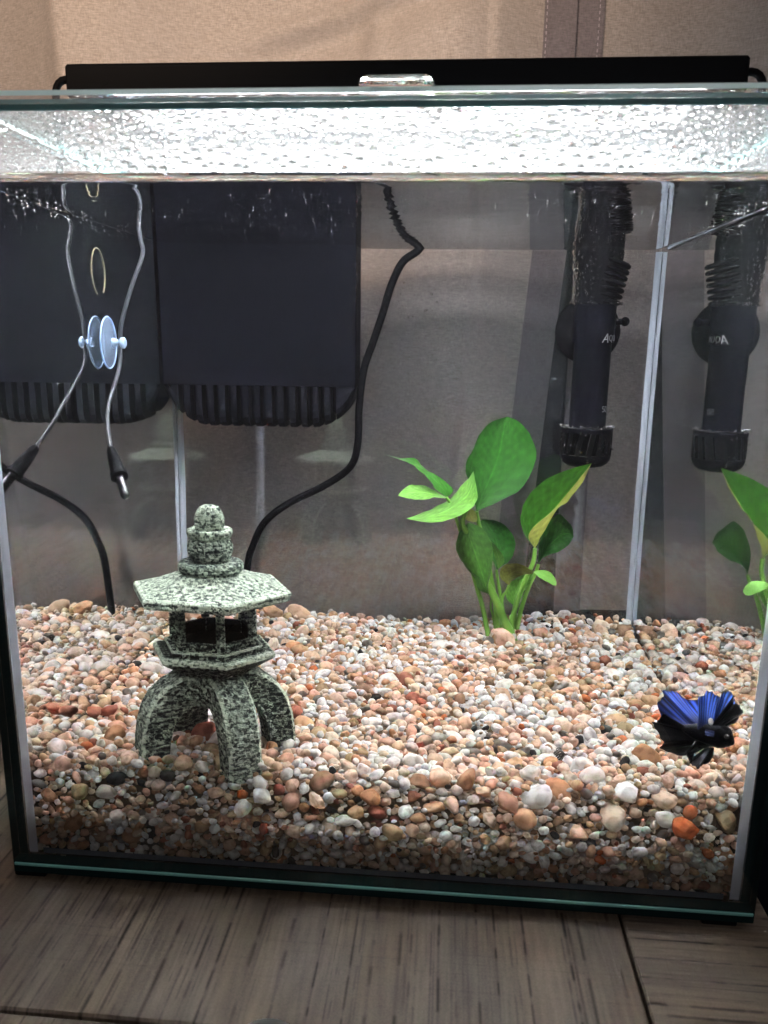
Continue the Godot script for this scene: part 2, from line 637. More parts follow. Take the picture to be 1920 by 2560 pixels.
func build_table() -> void:
	var t := Node3D.new()
	t.name = "tabletop"
	add_child(t)
	tag(t, "brown wood-look tabletop of boards with dark broken grain lines under the tank", "", "", "structure")
	var y := -0.004
	plank(t, Vector3(-0.70, y - 0.02, -0.40), Vector3(0.0996, y, 0.0614), mats.board_long, false, 0.34)
	plank(t, Vector3(0.1008, y - 0.02, -0.40), Vector3(0.1600, y, 0.30), mats.board_end, true, 0.30)
	plank(t, Vector3(-0.70, y - 0.02, 0.0628), Vector3(0.0996, y, 0.30), mats.board_front, false, 0.31)
	obj("table_base", box_mesh(Vector3(-0.70, y - 0.09, -0.40), Vector3(0.158, y - 0.0205, 0.30), 0.002), mats.recess, t)
	var f := obj("floor", box_mesh(Vector3(-2.0, -0.80, -1.2), Vector3(2.0, -0.75, 2.0)), mats.floor)
	tag(f, "", "", "", "structure")
	# small round grey knob in front
	var k := thing("knob", "small round grey metal knob at the front seam of the tabletop", "knob", Vector3(-0.026, y, 0.0745))
	obj("cap", lathe_mesh([Vector2(0.0, 0.0), Vector2(0.012, 0.0), Vector2(0.0135, 0.001), Vector2(0.0135, 0.003), Vector2(0.012, 0.006), Vector2(0.008, 0.008), Vector2(0.004, 0.0087), Vector2(0, 0.009)], 32), mats.grey_metal, k)
	obj("collar", lathe_mesh([Vector2(0.0136, 0.0002), Vector2(0.0152, 0.0002), Vector2(0.0152, 0.0022), Vector2(0.0136, 0.0028)], 32), mats.black_satin, k)

# ---------------------------------------------------------------- curtains
func cloth_z(x: float, y: float) -> float:
	var z := -0.425
	z += 0.021 * sin(x * 21.0 + 0.6 + 0.5 * sin(y * 3.1)) + 0.006 * sin(x * 43.0 + y * 2.0)
	z += 0.007 * exp(-pow((x + 0.275 + y * 0.05) / 0.012, 2.0)) + 0.006 * exp(-pow((x + 0.052 - y * 0.02) / 0.010, 2.0))
	# a rising crease and soft sags
	var a: Vector3 = Vector3(-0.1649, 0.4573, -0.4200)
	var b: Vector3 = Vector3(-0.0473, 0.4846, -0.4200)
	var d := Vector2(b.x - a.x, b.y - a.y)
	var t := Vector2(x - a.x, y - a.y).dot(d) / d.length_squared()
	var off := (Vector2(x - a.x, y - a.y) - d * t)
	var s := off.length() * signf(off.y + 1e-9)
	z += 0.010 * exp(-pow(s / 0.0060, 2.0)) * smoothstep(-0.15, 0.5, t) - 0.008 * exp(-pow((s + 0.016) / 0.014, 2.0)) * smoothstep(-0.2, 0.3, t)
	return z

func cloth(x_of: Callable, nx: int, y0: float, y1: float, ny: int, dz: Callable) -> ArrayMesh:
	var p := []
	for j in ny + 1:
		for i in nx + 1:
			var y: float = lerpf(y0, y1, float(j) / ny)
			var x: float = x_of.call(float(i) / nx, y)
			p.append(Vector3(x, y, cloth_z(x, y) + dz.call(x, y)))
	var v := PackedVector3Array()
	var n := PackedVector3Array()
	var idx := PackedInt32Array()
	for side in 2:
		var first := v.size()
		for j in ny + 1:
			for i in nx + 1:
				var k := j * (nx + 1) + i
				var a: Vector3 = p[j * (nx + 1) + maxi(i - 1, 0)]
				var b: Vector3 = p[j * (nx + 1) + mini(i + 1, nx)]
				var c: Vector3 = p[maxi(j - 1, 0) * (nx + 1) + i]
				var d: Vector3 = p[mini(j + 1, ny) * (nx + 1) + i]
				var nn := (b - a).cross(d - c).normalized()
				v.append(p[k] - Vector3(0, 0, 0.0012 * side))
				n.append(nn if side == 0 else -nn)
		for j in ny:
			for i in nx:
				var k := first + j * (nx + 1) + i
				var q := [k, k + nx + 1, k + nx + 2, k, k + nx + 2, k + 1]
				if side == 1: q.reverse()
				idx.append_array(PackedInt32Array(q))
	var arr := []
	arr.resize(Mesh.ARRAY_MAX)
	arr[Mesh.ARRAY_VERTEX] = v
	arr[Mesh.ARRAY_NORMAL] = n
	arr[Mesh.ARRAY_INDEX] = idx
	var m := ArrayMesh.new()
	m.add_surface_from_arrays(Mesh.PRIMITIVE_TRIANGLES, arr)
	return m

func left_edge(y: float) -> float:
	if y > 0.36:
		return 0.1175
	return lerpf(0.0883, 0.1165, clampf(y / 0.36, -0.3, 1.0))

func right_edge(y: float) -> float:
	return 0.1178 if y < 0.3 else lerpf(0.1178, 0.1178, 0.0)

func build_curtains() -> void:
	var w := obj("wall", box_mesh(Vector3(-1.6, -0.75, -0.56), Vector3(1.6, 1.6, -0.50)), mats.dark_wall)
	tag(w, "", "", "", "structure")
	var lc := thing("curtain", "left curtain of brown-beige cloth, hanging behind the filter and plant", "curtain", Vector3.ZERO, "curtains behind the tank")
	# step: the wide flat hem fold lies in front of the cloth
	obj("cloth", cloth(func(s, y): return lerpf(-0.9, left_edge(y) - 0.026, s), 320, -0.45, 0.75, 200, func(x, y): return 0.006 * smoothstep(left_edge(y) - 0.068, left_edge(y) - 0.0655, x)), mats.curtain_cloth, lc)
	obj("hem", cloth(func(s, y): return lerpf(left_edge(y) - 0.0265, left_edge(y), s), 8, -0.45, 0.75, 60, func(_x, _y): return 0.0075), mats.curtain_hem, lc)
	var rc := thing("curtain", "right curtain of brown-beige cloth, hanging behind the heater", "curtain", Vector3.ZERO, "curtains behind the tank")
	obj("cloth", cloth(func(s, y): return lerpf(0.1395, 0.9, s), 200, 0.0, 0.75, 100, func(_x, _y): return 0.0), mats.curtain_cloth, rc)
	obj("hem", cloth(func(s, y): return lerpf(right_edge(y), 0.140, s), 8, 0.0, 0.75, 60, func(_x, _y): return 0.003), mats.curtain_hem, rc)
	for e in [[lc, -0.0245, 0.0082], [rc, 0.0180, 0.0037]]:
		var st := begin()
		var y := 0.30
		while y < 0.55:
			var x: float = (left_edge(y) if e[0] == lc else right_edge(y)) + e[1]
			var z: float = cloth_z(x, y) + e[2]
			box(st, Vector3(x - 0.0003, y, z - 0.0004), Vector3(x + 0.0003, y + 0.0024, z + 0.0003), 0.0001)
			y += 0.0046
		var o := obj("stitching", st.commit(), mats.stitch, e[0])
		o.set_meta("kind", "stuff")

# ---------------------------------------------------------------- tank
func pane(called: String, lo: Vector3, hi: Vector3, thin_axis: int, parent: Node) -> MeshInstance3D:
	# two clear faces and four polished green edges
	var faces := begin()
	var edges := begin()
	var tops := begin()
	var h := (hi - lo) * 0.5
	var c := (hi + lo) * 0.5
	var ax := [Vector3.RIGHT, Vector3.UP, Vector3.BACK]
	for k in 3:
		var u := (k + 1) % 3
		var v := (k + 2) % 3
		for s in [-1.0, 1.0]:
			var n: Vector3 = ax[k] * s
			var o: Vector3 = c + n * h[k]
			quad(faces if k == thin_axis else (tops if k == 1 and s > 0.0 else edges), o - ax[u] * h[u] - ax[v] * h[v], o + ax[u] * h[u] - ax[v] * h[v], o + ax[u] * h[u] + ax[v] * h[v], o - ax[u] * h[u] + ax[v] * h[v], n)
	var mesh := faces.commit()
	edges.commit(mesh)
	mesh.surface_set_material(0, mats.pane)
	mesh.surface_set_material(1, mats.teal_edge_dim)
	if thin_axis != 1:
		tops.commit(mesh)
		mesh.surface_set_material(2, mats.teal_top_lit)
	return obj(called, mesh, null, parent)

func build_tank() -> void:
	var t := thing("glass_tank", "rimless cube fish tank of clear glass with green edges", "fish tank")
	pane("bottom_pane", Vector3(-W, 0, -D), Vector3(W, G - 0.0001, 0), 1, t)
	pane("front_pane", Vector3(-W, G, -G), Vector3(W, H, 0), 2, t)
	pane("back_leaf", Vector3(-W, G, -D), Vector3(W, H, -D + G * 0.48), 2, t)
	pane("back_leaf", Vector3(-W, G, -D + G * 0.52), Vector3(W, H, -D + G), 2, t)  # second leaf added to strengthen the reflection in the back glass
	for s in [-1.0, 1.0]:
		pane("side_pane", Vector3(minf(s * W, s * (W - GS)), G, -D + G + 0.0001), Vector3(maxf(s * W, s * (W - GS)), H, -G - 0.0001), 0, t)
	obj("edge_reflection", box_mesh(Vector3(-W + 0.0005, 0.0032, -0.0002), Vector3(W - 0.0005, 0.0046, 0.0006), 0.0003), mats.teal_edge_lit, t)  # added strip imitating the bright glint along the bottom edge
	obj("edge_reflection", box_mesh(Vector3(-W + 0.0003, H - 0.0022, -G - 0.0002), Vector3(W - 0.0003, H - 0.0003, -G + 0.0012), 0.0003), mats.teal_top_lit, t)  # added strip imitating the reflection inside the top edge
	# silicone beads in the corners
	var xi := W - GS - 0.0005
	var zf := -G - 0.0005
	var zb := -D + G + 0.0005
	for s in [-1.0, 1.0]:
		for e in [[zf, -1.0, 0.0036], [zb, 1.0, 0.0031]]:
			var st := begin()
			var z: float = e[0]
			var d: float = e[1]
			var r: float = e[2]
			var poly := [Vector2(s * xi, z), Vector2(s * (xi - r), z), Vector2(s * (xi - r * 0.55), z + d * r * 0.30), Vector2(s * (xi - r * 0.30), z + d * r * 0.55), Vector2(s * xi, z + d * r)]
			prism(st, poly, Vector3.UP, G + 0.0008, WL - 0.0006, Vector3.RIGHT, Vector3.BACK)
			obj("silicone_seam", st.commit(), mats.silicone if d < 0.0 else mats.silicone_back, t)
	for e in [[zf, -1.0], [zb, 1.0]]:
		var st := begin()
		var z: float = e[0]
		var d: float = e[1]
		prism(st, [Vector2(G + 0.0007, z), Vector2(G + 0.0032, z), Vector2(G + 0.0018, z + d * 0.0014), Vector2(G + 0.0007, z + d * 0.004)], Vector3.RIGHT, -xi + 0.006, xi - 0.006, Vector3.UP, Vector3.BACK)
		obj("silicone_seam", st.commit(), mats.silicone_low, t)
	# thin films added inside the back and side glass to imitate grey haze
	var fz := -D + G + 0.0006
	var fx := W - GS - 0.0006
	obj("haze_film", box_mesh(Vector3(-fx, G + 0.001, fz), Vector3(fx, WL - 0.001, fz + 0.0001)), mats.back_haze, t)
	for s in [-1.0, 1.0]:
		obj("haze_film", box_mesh(Vector3(minf(s * fx, s * (fx - 0.0001)), G + 0.001, fz + 0.002), Vector3(maxf(s * fx, s * (fx - 0.0001)), WL - 0.001, zf - 0.002)), mats.side_haze, t)
	# black pads under the corners and a black mat edge
	for sx in [-1.0, 1.0]:
		for z in [-0.008, -D + 0.008]:
			var p := thing("rubber_pad", "%s black rubber pad under the %s corner of the tank" % ["small", ("left" if sx < 0 else "right") + (" front" if z > -0.1 else " rear")], "pad", Vector3(sx * (W - (0.006 if sx < 0.0 else 0.011)), -0.004, z), "pads under the tank")
			obj("pad", box_mesh(Vector3(-0.0075, 0.0001, -0.008), Vector3(0.006, 0.0038, 0.0060), 0.0006), mats.black_rubber, p)
	var mt := obj("mat", box_mesh(Vector3(-0.134, -0.0038, -D + 0.004), Vector3(0.134, -0.0003, -0.004), 0.0004), mats.black_rubber)
	tag(mt, "thin black foam mat under the glass tank", "mat")

# ---------------------------------------------------------------- water
func build_water() -> void:
	var x1 := W - GS - 0.0003
	var z0 := -D + G + 0.0003
	var z1 := -G - 0.0003
	var y0 := G + 0.0003
	var edge := [0.0, 0.0004, 0.0009, 0.0015, 0.0022, 0.0031, 0.0045, 0.0065]
	var xs := []
	var zs := []
	for e in edge:
		xs.append(-x1 + e)
		zs.append(z0 + e)
	for k in range(1, 60):
		xs.append(lerpf(-x1 + 0.0065, x1 - 0.0065, k / 60.0))
		zs.append(lerpf(z0 + 0.0065, z1 - 0.0065, k / 60.0))
	for k in edge.size():
		xs.append(x1 - edge[edge.size() - 1 - k])
		zs.append(z1 - edge[edge.size() - 1 - k])
	var rip := noise(55.0, 2, FastNoiseLite.TYPE_SIMPLEX_SMOOTH, 9)
	var hgt := func(x: float, z: float) -> float:
		var d: float = minf(minf(x1 - absf(x), z1 - z), z - z0)
		return WL + 0.0026 * exp(-maxf(d, 0.0) / 0.0014) + 0.00006 * rip.get_noise_2d(x, z)
	var st := begin()
	var nx := xs.size()
	var nz := zs.size()
	var pos := []
	var nor := []
	for j in nz:
		for i in nx:
			var x: float = xs[i]
			var z: float = zs[j]
			pos.append(Vector3(x, hgt.call(x, z), z))
			var e := 0.0002
			var xa := clampf(x - e, -x1, x1)
			var xb := clampf(x + e, -x1, x1)
			var za := clampf(z - e, z0, z1)
			var zb := clampf(z + e, z0, z1)
			nor.append(Vector3(-(hgt.call(xb, z) - hgt.call(xa, z)) / (xb - xa), 1.0, -(hgt.call(x, zb) - hgt.call(x, za)) / (zb - za)).normalized())
	for j in nz - 1:
		for i in nx - 1:
			var k := [j * nx + i, j * nx + i + 1, (j + 1) * nx + i + 1, (j + 1) * nx + i]
			smooth_quad(st, [pos[k[0]], pos[k[1]], pos[k[2]], pos[k[3]]], [nor[k[0]], nor[k[1]], nor[k[2]], nor[k[3]]])
	for i in nx - 1:
		for e in [[0, Vector3.FORWARD], [nz - 1, Vector3.BACK]]:
			var a: Vector3 = pos[e[0] * nx + i]
			var b: Vector3 = pos[e[0] * nx + i + 1]
			quad(st, a, b, Vector3(b.x, y0, b.z), Vector3(a.x, y0, a.z), e[1])
	for j in nz - 1:
		for e in [[0, Vector3.LEFT], [nx - 1, Vector3.RIGHT]]:
			var a: Vector3 = pos[j * nx + e[0]]
			var b: Vector3 = pos[(j + 1) * nx + e[0]]
			quad(st, a, b, Vector3(b.x, y0, b.z), Vector3(a.x, y0, a.z), e[1])
	quad(st, Vector3(-x1, y0, z0), Vector3(x1, y0, z0), Vector3(x1, y0, z1), Vector3(-x1, y0, z1), Vector3.DOWN)
	var o := obj("water", st.commit(), mats.water)
	tag(o, "clear water filling the glass tank", "", "", "structure")

# ---------------------------------------------------------------- gravel
func icosphere(sub: int) -> Array:
	var t := (1.0 + sqrt(5.0)) / 2.0
	var v := [Vector3(-1, t, 0), Vector3(1, t, 0), Vector3(-1, -t, 0), Vector3(1, -t, 0), Vector3(0, -1, t), Vector3(0, 1, t), Vector3(0, -1, -t), Vector3(0, 1, -t), Vector3(t, 0, -1), Vector3(t, 0, 1), Vector3(-t, 0, -1), Vector3(-t, 0, 1)]
	for k in v.size():
		v[k] = v[k].normalized()
	var f := [[0, 11, 5], [0, 5, 1], [0, 1, 7], [0, 7, 10], [0, 10, 11], [1, 5, 9], [5, 11, 4], [11, 10, 2], [10, 7, 6], [7, 1, 8], [3, 9, 4], [3, 4, 2], [3, 2, 6], [3, 6, 8], [3, 8, 9], [4, 9, 5], [2, 4, 11], [6, 2, 10], [8, 6, 7], [9, 8, 1]]
	for s in sub:
		var mids := {}
		var g := []
		for q in f:
			var m := []
			for e in 3:
				var a: int = q[e]
				var b: int = q[(e + 1) % 3]
				var key := mini(a, b) * 100000 + maxi(a, b)
				if not mids.has(key):
					mids[key] = v.size()
					v.append(((v[a] + v[b]) * 0.5).normalized())
				m.append(mids[key])
			g.append([q[0], m[0], m[2]])
			g.append([q[1], m[1], m[0]])
			g.append([q[2], m[2], m[1]])
			g.append([m[0], m[1], m[2]])
		f = g
	return [v, f]

func pebble_shape(sub: int, angular: float, s: int) -> Array:
	# [points, normals, indices] of one pebble of about unit radius: rounded, cut by a few planes
	var r := RandomNumberGenerator.new()
	r.seed = s
	var ico := icosphere(sub)
	var n := noise(0.9, 2, FastNoiseLite.TYPE_SIMPLEX_SMOOTH, s)
	var planes := []
	for k in 10:
		planes.append([Vector3(r.randfn(), r.randfn(), r.randfn()).normalized(), r.randf_range(0.52, 0.88)])
	var p := PackedVector3Array()
	for d in ico[0]:
		var rad := 1.0 + 0.16 * n.get_noise_3dv(d * 1.3)
		for q in planes:
			var c: float = d.dot(q[0])
			if c > 0.05:
				rad = minf(rad, lerpf(1.15, q[1] / c, angular))
		p.append(d * rad)
	var nrm := PackedVector3Array()
	nrm.resize(p.size())
	var idx := PackedInt32Array()
	for q in ico[1]:
		var a := p[q[0]]
		var fn := (p[q[1]] - a).cross(p[q[2]] - a)
		if fn.dot(a) < 0.0:
			fn = -fn
			idx.append_array([q[0], q[1], q[2]])
		else:
			idx.append_array([q[0], q[2], q[1]])
		for k in 3:
			nrm[q[k]] += fn
	for k in nrm.size():
		nrm[k] = nrm[k].normalized()
	if angular < 0.95:
		return [p, nrm, idx]
	# chips: every facet keeps most of its own direction
	var fp := PackedVector3Array()
	var fn2 := PackedVector3Array()
	var fi := PackedInt32Array()
	for k in range(0, idx.size(), 3):
		var f := (p[idx[k + 2]] - p[idx[k]]).cross(p[idx[k + 1]] - p[idx[k]]).normalized()
		if f.dot(p[idx[k]]) < 0.0: f = -f
		for j in 3:
			fp.append(p[idx[k + j]])
			fn2.append((nrm[idx[k + j]] * 0.5 + f * 0.6).normalized())
			fi.append(k + j)
	return [fp, fn2, fi]

func shape_mesh(s: Array) -> ArrayMesh:
	var arr := []
	arr.resize(Mesh.ARRAY_MAX)
	arr[Mesh.ARRAY_VERTEX] = s[0]
	arr[Mesh.ARRAY_NORMAL] = s[1]
	arr[Mesh.ARRAY_INDEX] = s[2]
	var m := ArrayMesh.new()
	m.add_surface_from_arrays(Mesh.PRIMITIVE_TRIANGLES, arr)
	return m

const PALETTE := [
	[0.78, 0.76, 0.74, 26], [0.84, 0.83, 0.82, 24], [0.66, 0.63, 0.58, 7], [0.77, 0.65, 0.53, 18], [0.74, 0.54, 0.40, 17], [0.64, 0.43, 0.27, 10],
	[0.58, 0.33, 0.19, 7], [0.70, 0.42, 0.31, 11], [0.77, 0.56, 0.45, 14], [0.40, 0.16, 0.11, 4], [0.50, 0.39, 0.24, 5], [0.36, 0.24, 0.16, 3], [0.08, 0.08, 0.085, 2], [0.26, 0.24, 0.22, 3], [0.62, 0.20, 0.08, 1]]

func bed_height(x: float, z: float) -> float:
	# the surface of the gravel: nearly level, a little higher at the front glass and in low mounds
	return 0.0430 + 0.0022 * smoothstep(-0.07, -0.03, z) - 0.0250 * pow(clampf((z + 0.021) / 0.015, 0.0, 1.0), 1.25) + 0.0016 * sin(x * 31.0 + 1.0) * sin(z * 27.0) + 0.003 * exp(-(pow(x - 0.085, 2) + pow(z + 0.27, 2)) / 0.0012) + 0.004 * smoothstep(-0.262, -0.286, z) * smoothstep(-0.0, 0.14, x) - 0.0005

func build_gravel() -> void:
	var bed := Node3D.new()
	bed.name = "gravel_bed"
	add_child(bed)
	tag(bed, "deep bed of mixed white, tan, salmon and red pebbles on the tank floor", "", "", "structure")
	obj("packed_gravel", box_mesh(Vector3(-0.141, 0.0062, -0.0345), Vector3(0.141, 0.015, -0.012)), mats.gravel_core, bed)
	obj("packed_gravel", box_mesh(Vector3(-0.141, 0.0062, -0.284), Vector3(0.141, 0.033, -0.034)), mats.gravel_core, bed)
	var low := []
	var fine := []
	for k in 14:
		low.append(pebble_shape(1, [0.55, 1.0, 0.8][k % 3], 100 + k))
		fine.append(shape_mesh(pebble_shape(2, [0.55, 1.0, 0.8][k % 3], 100 + k)))
	var total := 0
	for p in PALETTE:
		total += int(p[3])
	var pmats := []
	for k in PALETTE.size() * 2:
		var p: Array = PALETTE[k / 2]
		var f := 1.0 if k % 2 == 0 else 0.82
		var m := mat("pebble_%d" % k, lin(p[0] * f, p[1] * f * 0.99, p[2] * f * 0.97), 0.6, 0.14)
		m.albedo_texture = mats.grain
		m.subsurf_scatter_enabled = true
		m.backlight_enabled = true
		m.backlight = Color(0.95, 0.95, 0.95)
		m.subsurf_scatter_strength = 0.12
		triplanar(m, 0.22)
		pmats.append(m)
	var xi := W - GS - 0.0006
	var zf := -G - 0.0007
	var zb := -D + G + 0.0007
	var cell := 0.006
	var grid := {}
	var all := []   # [transform, palette, shade, shape, weight]
	var eye := Vector3(0.025, 0.221, 0.270)
	var fits := func(c: Vector3, r: float, tight: float) -> bool:
		var g := Vector3i((c / cell).floor())
		for dx in range(-1, 2):
			for dy in range(-1, 2):
				for dz in range(-1, 2):
					var key := g + Vector3i(dx, dy, dz)
					if grid.has(key):
						for o in grid[key]:
							if c.distance_to(o[0]) < (r + o[1]) * tight:
								return false
		return true
	var put := func(c: Vector3, r: float, b: Basis, want: int, tight: float, pushed: int) -> bool:
		# how far the ellipsoid reaches along x and z
		var ex := Vector3(b.x.x, b.y.x, b.z.x).length() * 1.02
		var ez := Vector3(b.x.z, b.y.z, b.z.z).length() * 1.02
		var ey := Vector3(b.x.y, b.y.y, b.z.y).length() * 1.02
		if pushed == 1:
			c.z = zf - ez - c.z
		c.x = clampf(c.x, -xi + ex, xi - ex)
		c.z = clampf(c.z, zb + ez, zf - ez)
		c.y = maxf(c.y, G + 0.0006 + ey)
		if not fits.call(c, r, tight):
			return false
		var g := Vector3i((c / cell).floor())
		if not grid.has(g):
			grid[g] = []
		grid[g].append([c, r])
		var k := want
		if k < 0:
			var pick := rng.randi_range(0, total - 1)
			k = 0
			while pick >= int(PALETTE[k][3]):
				pick -= int(PALETTE[k][3])
				k += 1
		var front: float = 1.0 if (pushed == 1 or c.y > bed_height(c.x, c.z) - r * 0.9) else 0.2
		all.append([Transform3D(b, c), k, rng.randf_range(0.86, 1.05), rng.randi_range(0, 13), front * r / c.distance_to(eye)])
		return true
	var shape := func(r: float, flat: bool) -> Basis:
		var a := r * rng.randf_range(1.0, 1.5)
		var b := r * rng.randf_range(0.85, 1.1)
		var c := r * rng.randf_range(0.6, 0.95)
		var rot := Basis(Vector3.UP, rng.randf() * TAU)
		if flat:
			rot = rot * Basis(Vector3.RIGHT, rng.randfn() * 0.35) * Basis(Vector3.BACK, rng.randfn() * 0.35)
		else:
			rot = Basis.from_euler(Vector3(rng.randf() * TAU, rng.randf() * TAU, rng.randf() * TAU))
		return rot * Basis.from_scale(Vector3(a, c, b))
	# larger pebbles that stand out in the photograph
	for e in [[Vector3(0.1244, 0.0371, -0.0120), 0.0052, 14], [Vector3(-0.1241, 0.0338, -0.0120), 0.0046, 10], [Vector3(0.0824, 0.0362, -0.0100), 0.0042, 4], [Vector3(0.0265, 0.0456, -0.0220), 0.0046, 4], [Vector3(0.0378, 0.0451, -0.0220), 0.0042, 6],
			[Vector3(0.1169, 0.0447, -0.0600), 0.0058, 6], [Vector3(-0.1329, 0.0482, -0.0850), 0.0046, 9], [Vector3(-0.1504, 0.0476, -0.0850), 0.0042, 9], [Vector3(-0.1188, 0.0440, -0.0500), 0.0050, 6], [Vector3(-0.0801, 0.0426, -0.0600), 0.0062, 9], [Vector3(-0.0717, 0.0404, -0.0500), 0.0055, 1],
			[Vector3(0.0628, 0.0445, -0.2360), 0.0075, 8], [Vector3(-0.0821, 0.0435, -0.2750), 0.0065, 5], [Vector3(-0.0670, 0.0418, -0.2750), 0.0062, 4], [Vector3(-0.2071, 0.0421, -0.2700), 0.0062, 4], [Vector3(-0.0605, 0.0436, -0.0300), 0.0050, 0], [Vector3(0.0642, 0.0492, -0.0300), 0.0052, 1], [Vector3(-0.1386, 0.0413, -0.0300), 0.0050, 0],
			[Vector3(0.0887, 0.0446, -0.0300), 0.0050, 1], [Vector3(-0.0014, 0.0430, -0.0150), 0.0040, 6], [Vector3(0.0542, 0.0392, -0.0080), 0.0045, 7], [Vector3(-0.0233, 0.0359, -0.0080), 0.0042, 3], [Vector3(-0.0711, 0.0212, -0.0060), 0.0050, 5], [Vector3(-0.1147, 0.0138, -0.0060), 0.0046, 11], [Vector3(0.0032, 0.0186, -0.0060), 0.0044, 5], [Vector3(-0.0461, 0.0369, -0.0080), 0.0045, 1]]:
		var c: Vector3 = e[0]
		if c.y > 0.03 and c.z < -0.009:
			c.y = bed_height(c.x, c.z) + 0.001
		put.call(c, e[1], shape.call(e[1], true), e[2], 0.6, 0)
	# against the front glass, at every height
	for pass_ in 2:
		for k in 12000:
			var r: float = clampf(0.0027 * exp(rng.randfn() * 0.32), 0.0013, 0.0048) * (1.15 if pass_ == 0 else 0.8)
			var x := rng.randf_range(-xi, xi)
			var top := bed_height(x, -0.008) + 0.001
			put.call(Vector3(x, rng.randf_range(0.006, top), (0.0 if k % 3 else rng.randf_range(0.001, 0.006))), r, shape.call(r, k % 2 == 0), -1, 0.80, 1)
	# the surface, biggest first
	for pass_ in 4:
		for k in [9000, 18000, 22000, 26000][pass_]:
			var r: float = clampf(0.0027 * exp(rng.randfn() * 0.32), 0.0013, 0.0048) * [1.2, 1.0, 0.85, 0.7][pass_]
			var x := rng.randf_range(-xi, xi)
			var z := rng.randf_range(zb, zf)
			var y: float = bed_height(x, z) - r * 0.5 - [0.0, 0.001, 0.002, 0.004][pass_] * rng.randf() + (0.0016 if k % 6 == 0 else 0.0)
			put.call(Vector3(x, y, z), r, shape.call(r, true), -1, 0.80, 0)
	for k in 40000:
		var r: float = clampf(0.0020 * exp(rng.randfn() * 0.3), 0.0012, 0.0034)
		var x := rng.randf_range(-xi, xi)
		var z := rng.randf_range(-0.034, zf)
		put.call(Vector3(x, bed_height(x, z) - r * 0.5 - 0.006 * rng.randf(), z), r, shape.call(r, true), -1, 0.74, 0)
	# the 300 that show largest stand as pieces of their own
	all.sort_custom(func(a, b): return a[4] > b[4])
	for k in mini(300, all.size()):
		var e: Array = all[k]
		var o := obj("pebble" if k == 0 else "pebble_%03d" % k, fine[e[3]], pmats[int(e[1]) * 2 + (1 if e[2] < 0.9 else 0)], bed)
		o.transform = e[0]
	var pv := PackedVector3Array()
	var pn := PackedVector3Array()
	var pc := PackedColorArray()
	var pi := PackedInt32Array()
	for k in range(300, all.size()):
		var e: Array = all[k]
		var t: Transform3D = e[0]
		var s: Array = low[e[3]]
		var nb := t.basis.inverse().transposed()
		var p: Array = PALETTE[e[1]]
		var f: float = e[2]
		var col := Color(minf(p[0] * f, 0.86), minf(p[1] * f, 0.86), minf(p[2] * f, 0.86))
		var first := pv.size()
		for q in s[0]:
			pv.append(t * q)
			pc.append(col)
		for q in s[1]:
			pn.append((nb * q).normalized())
		for q in s[2]:
			pi.append(first + q)
	var arr := []
	arr.resize(Mesh.ARRAY_MAX)
	arr[Mesh.ARRAY_VERTEX] = pv
	arr[Mesh.ARRAY_NORMAL] = pn
	arr[Mesh.ARRAY_COLOR] = pc
	arr[Mesh.ARRAY_INDEX] = pi
	var am := ArrayMesh.new()
	am.add_surface_from_arrays(Mesh.PRIMITIVE_TRIANGLES, arr)
	var rest := obj("small_pebbles", am, mats.pebble_mix, bed)
	rest.set_meta("kind", "stuff")
	print("pebbles ", all.size())

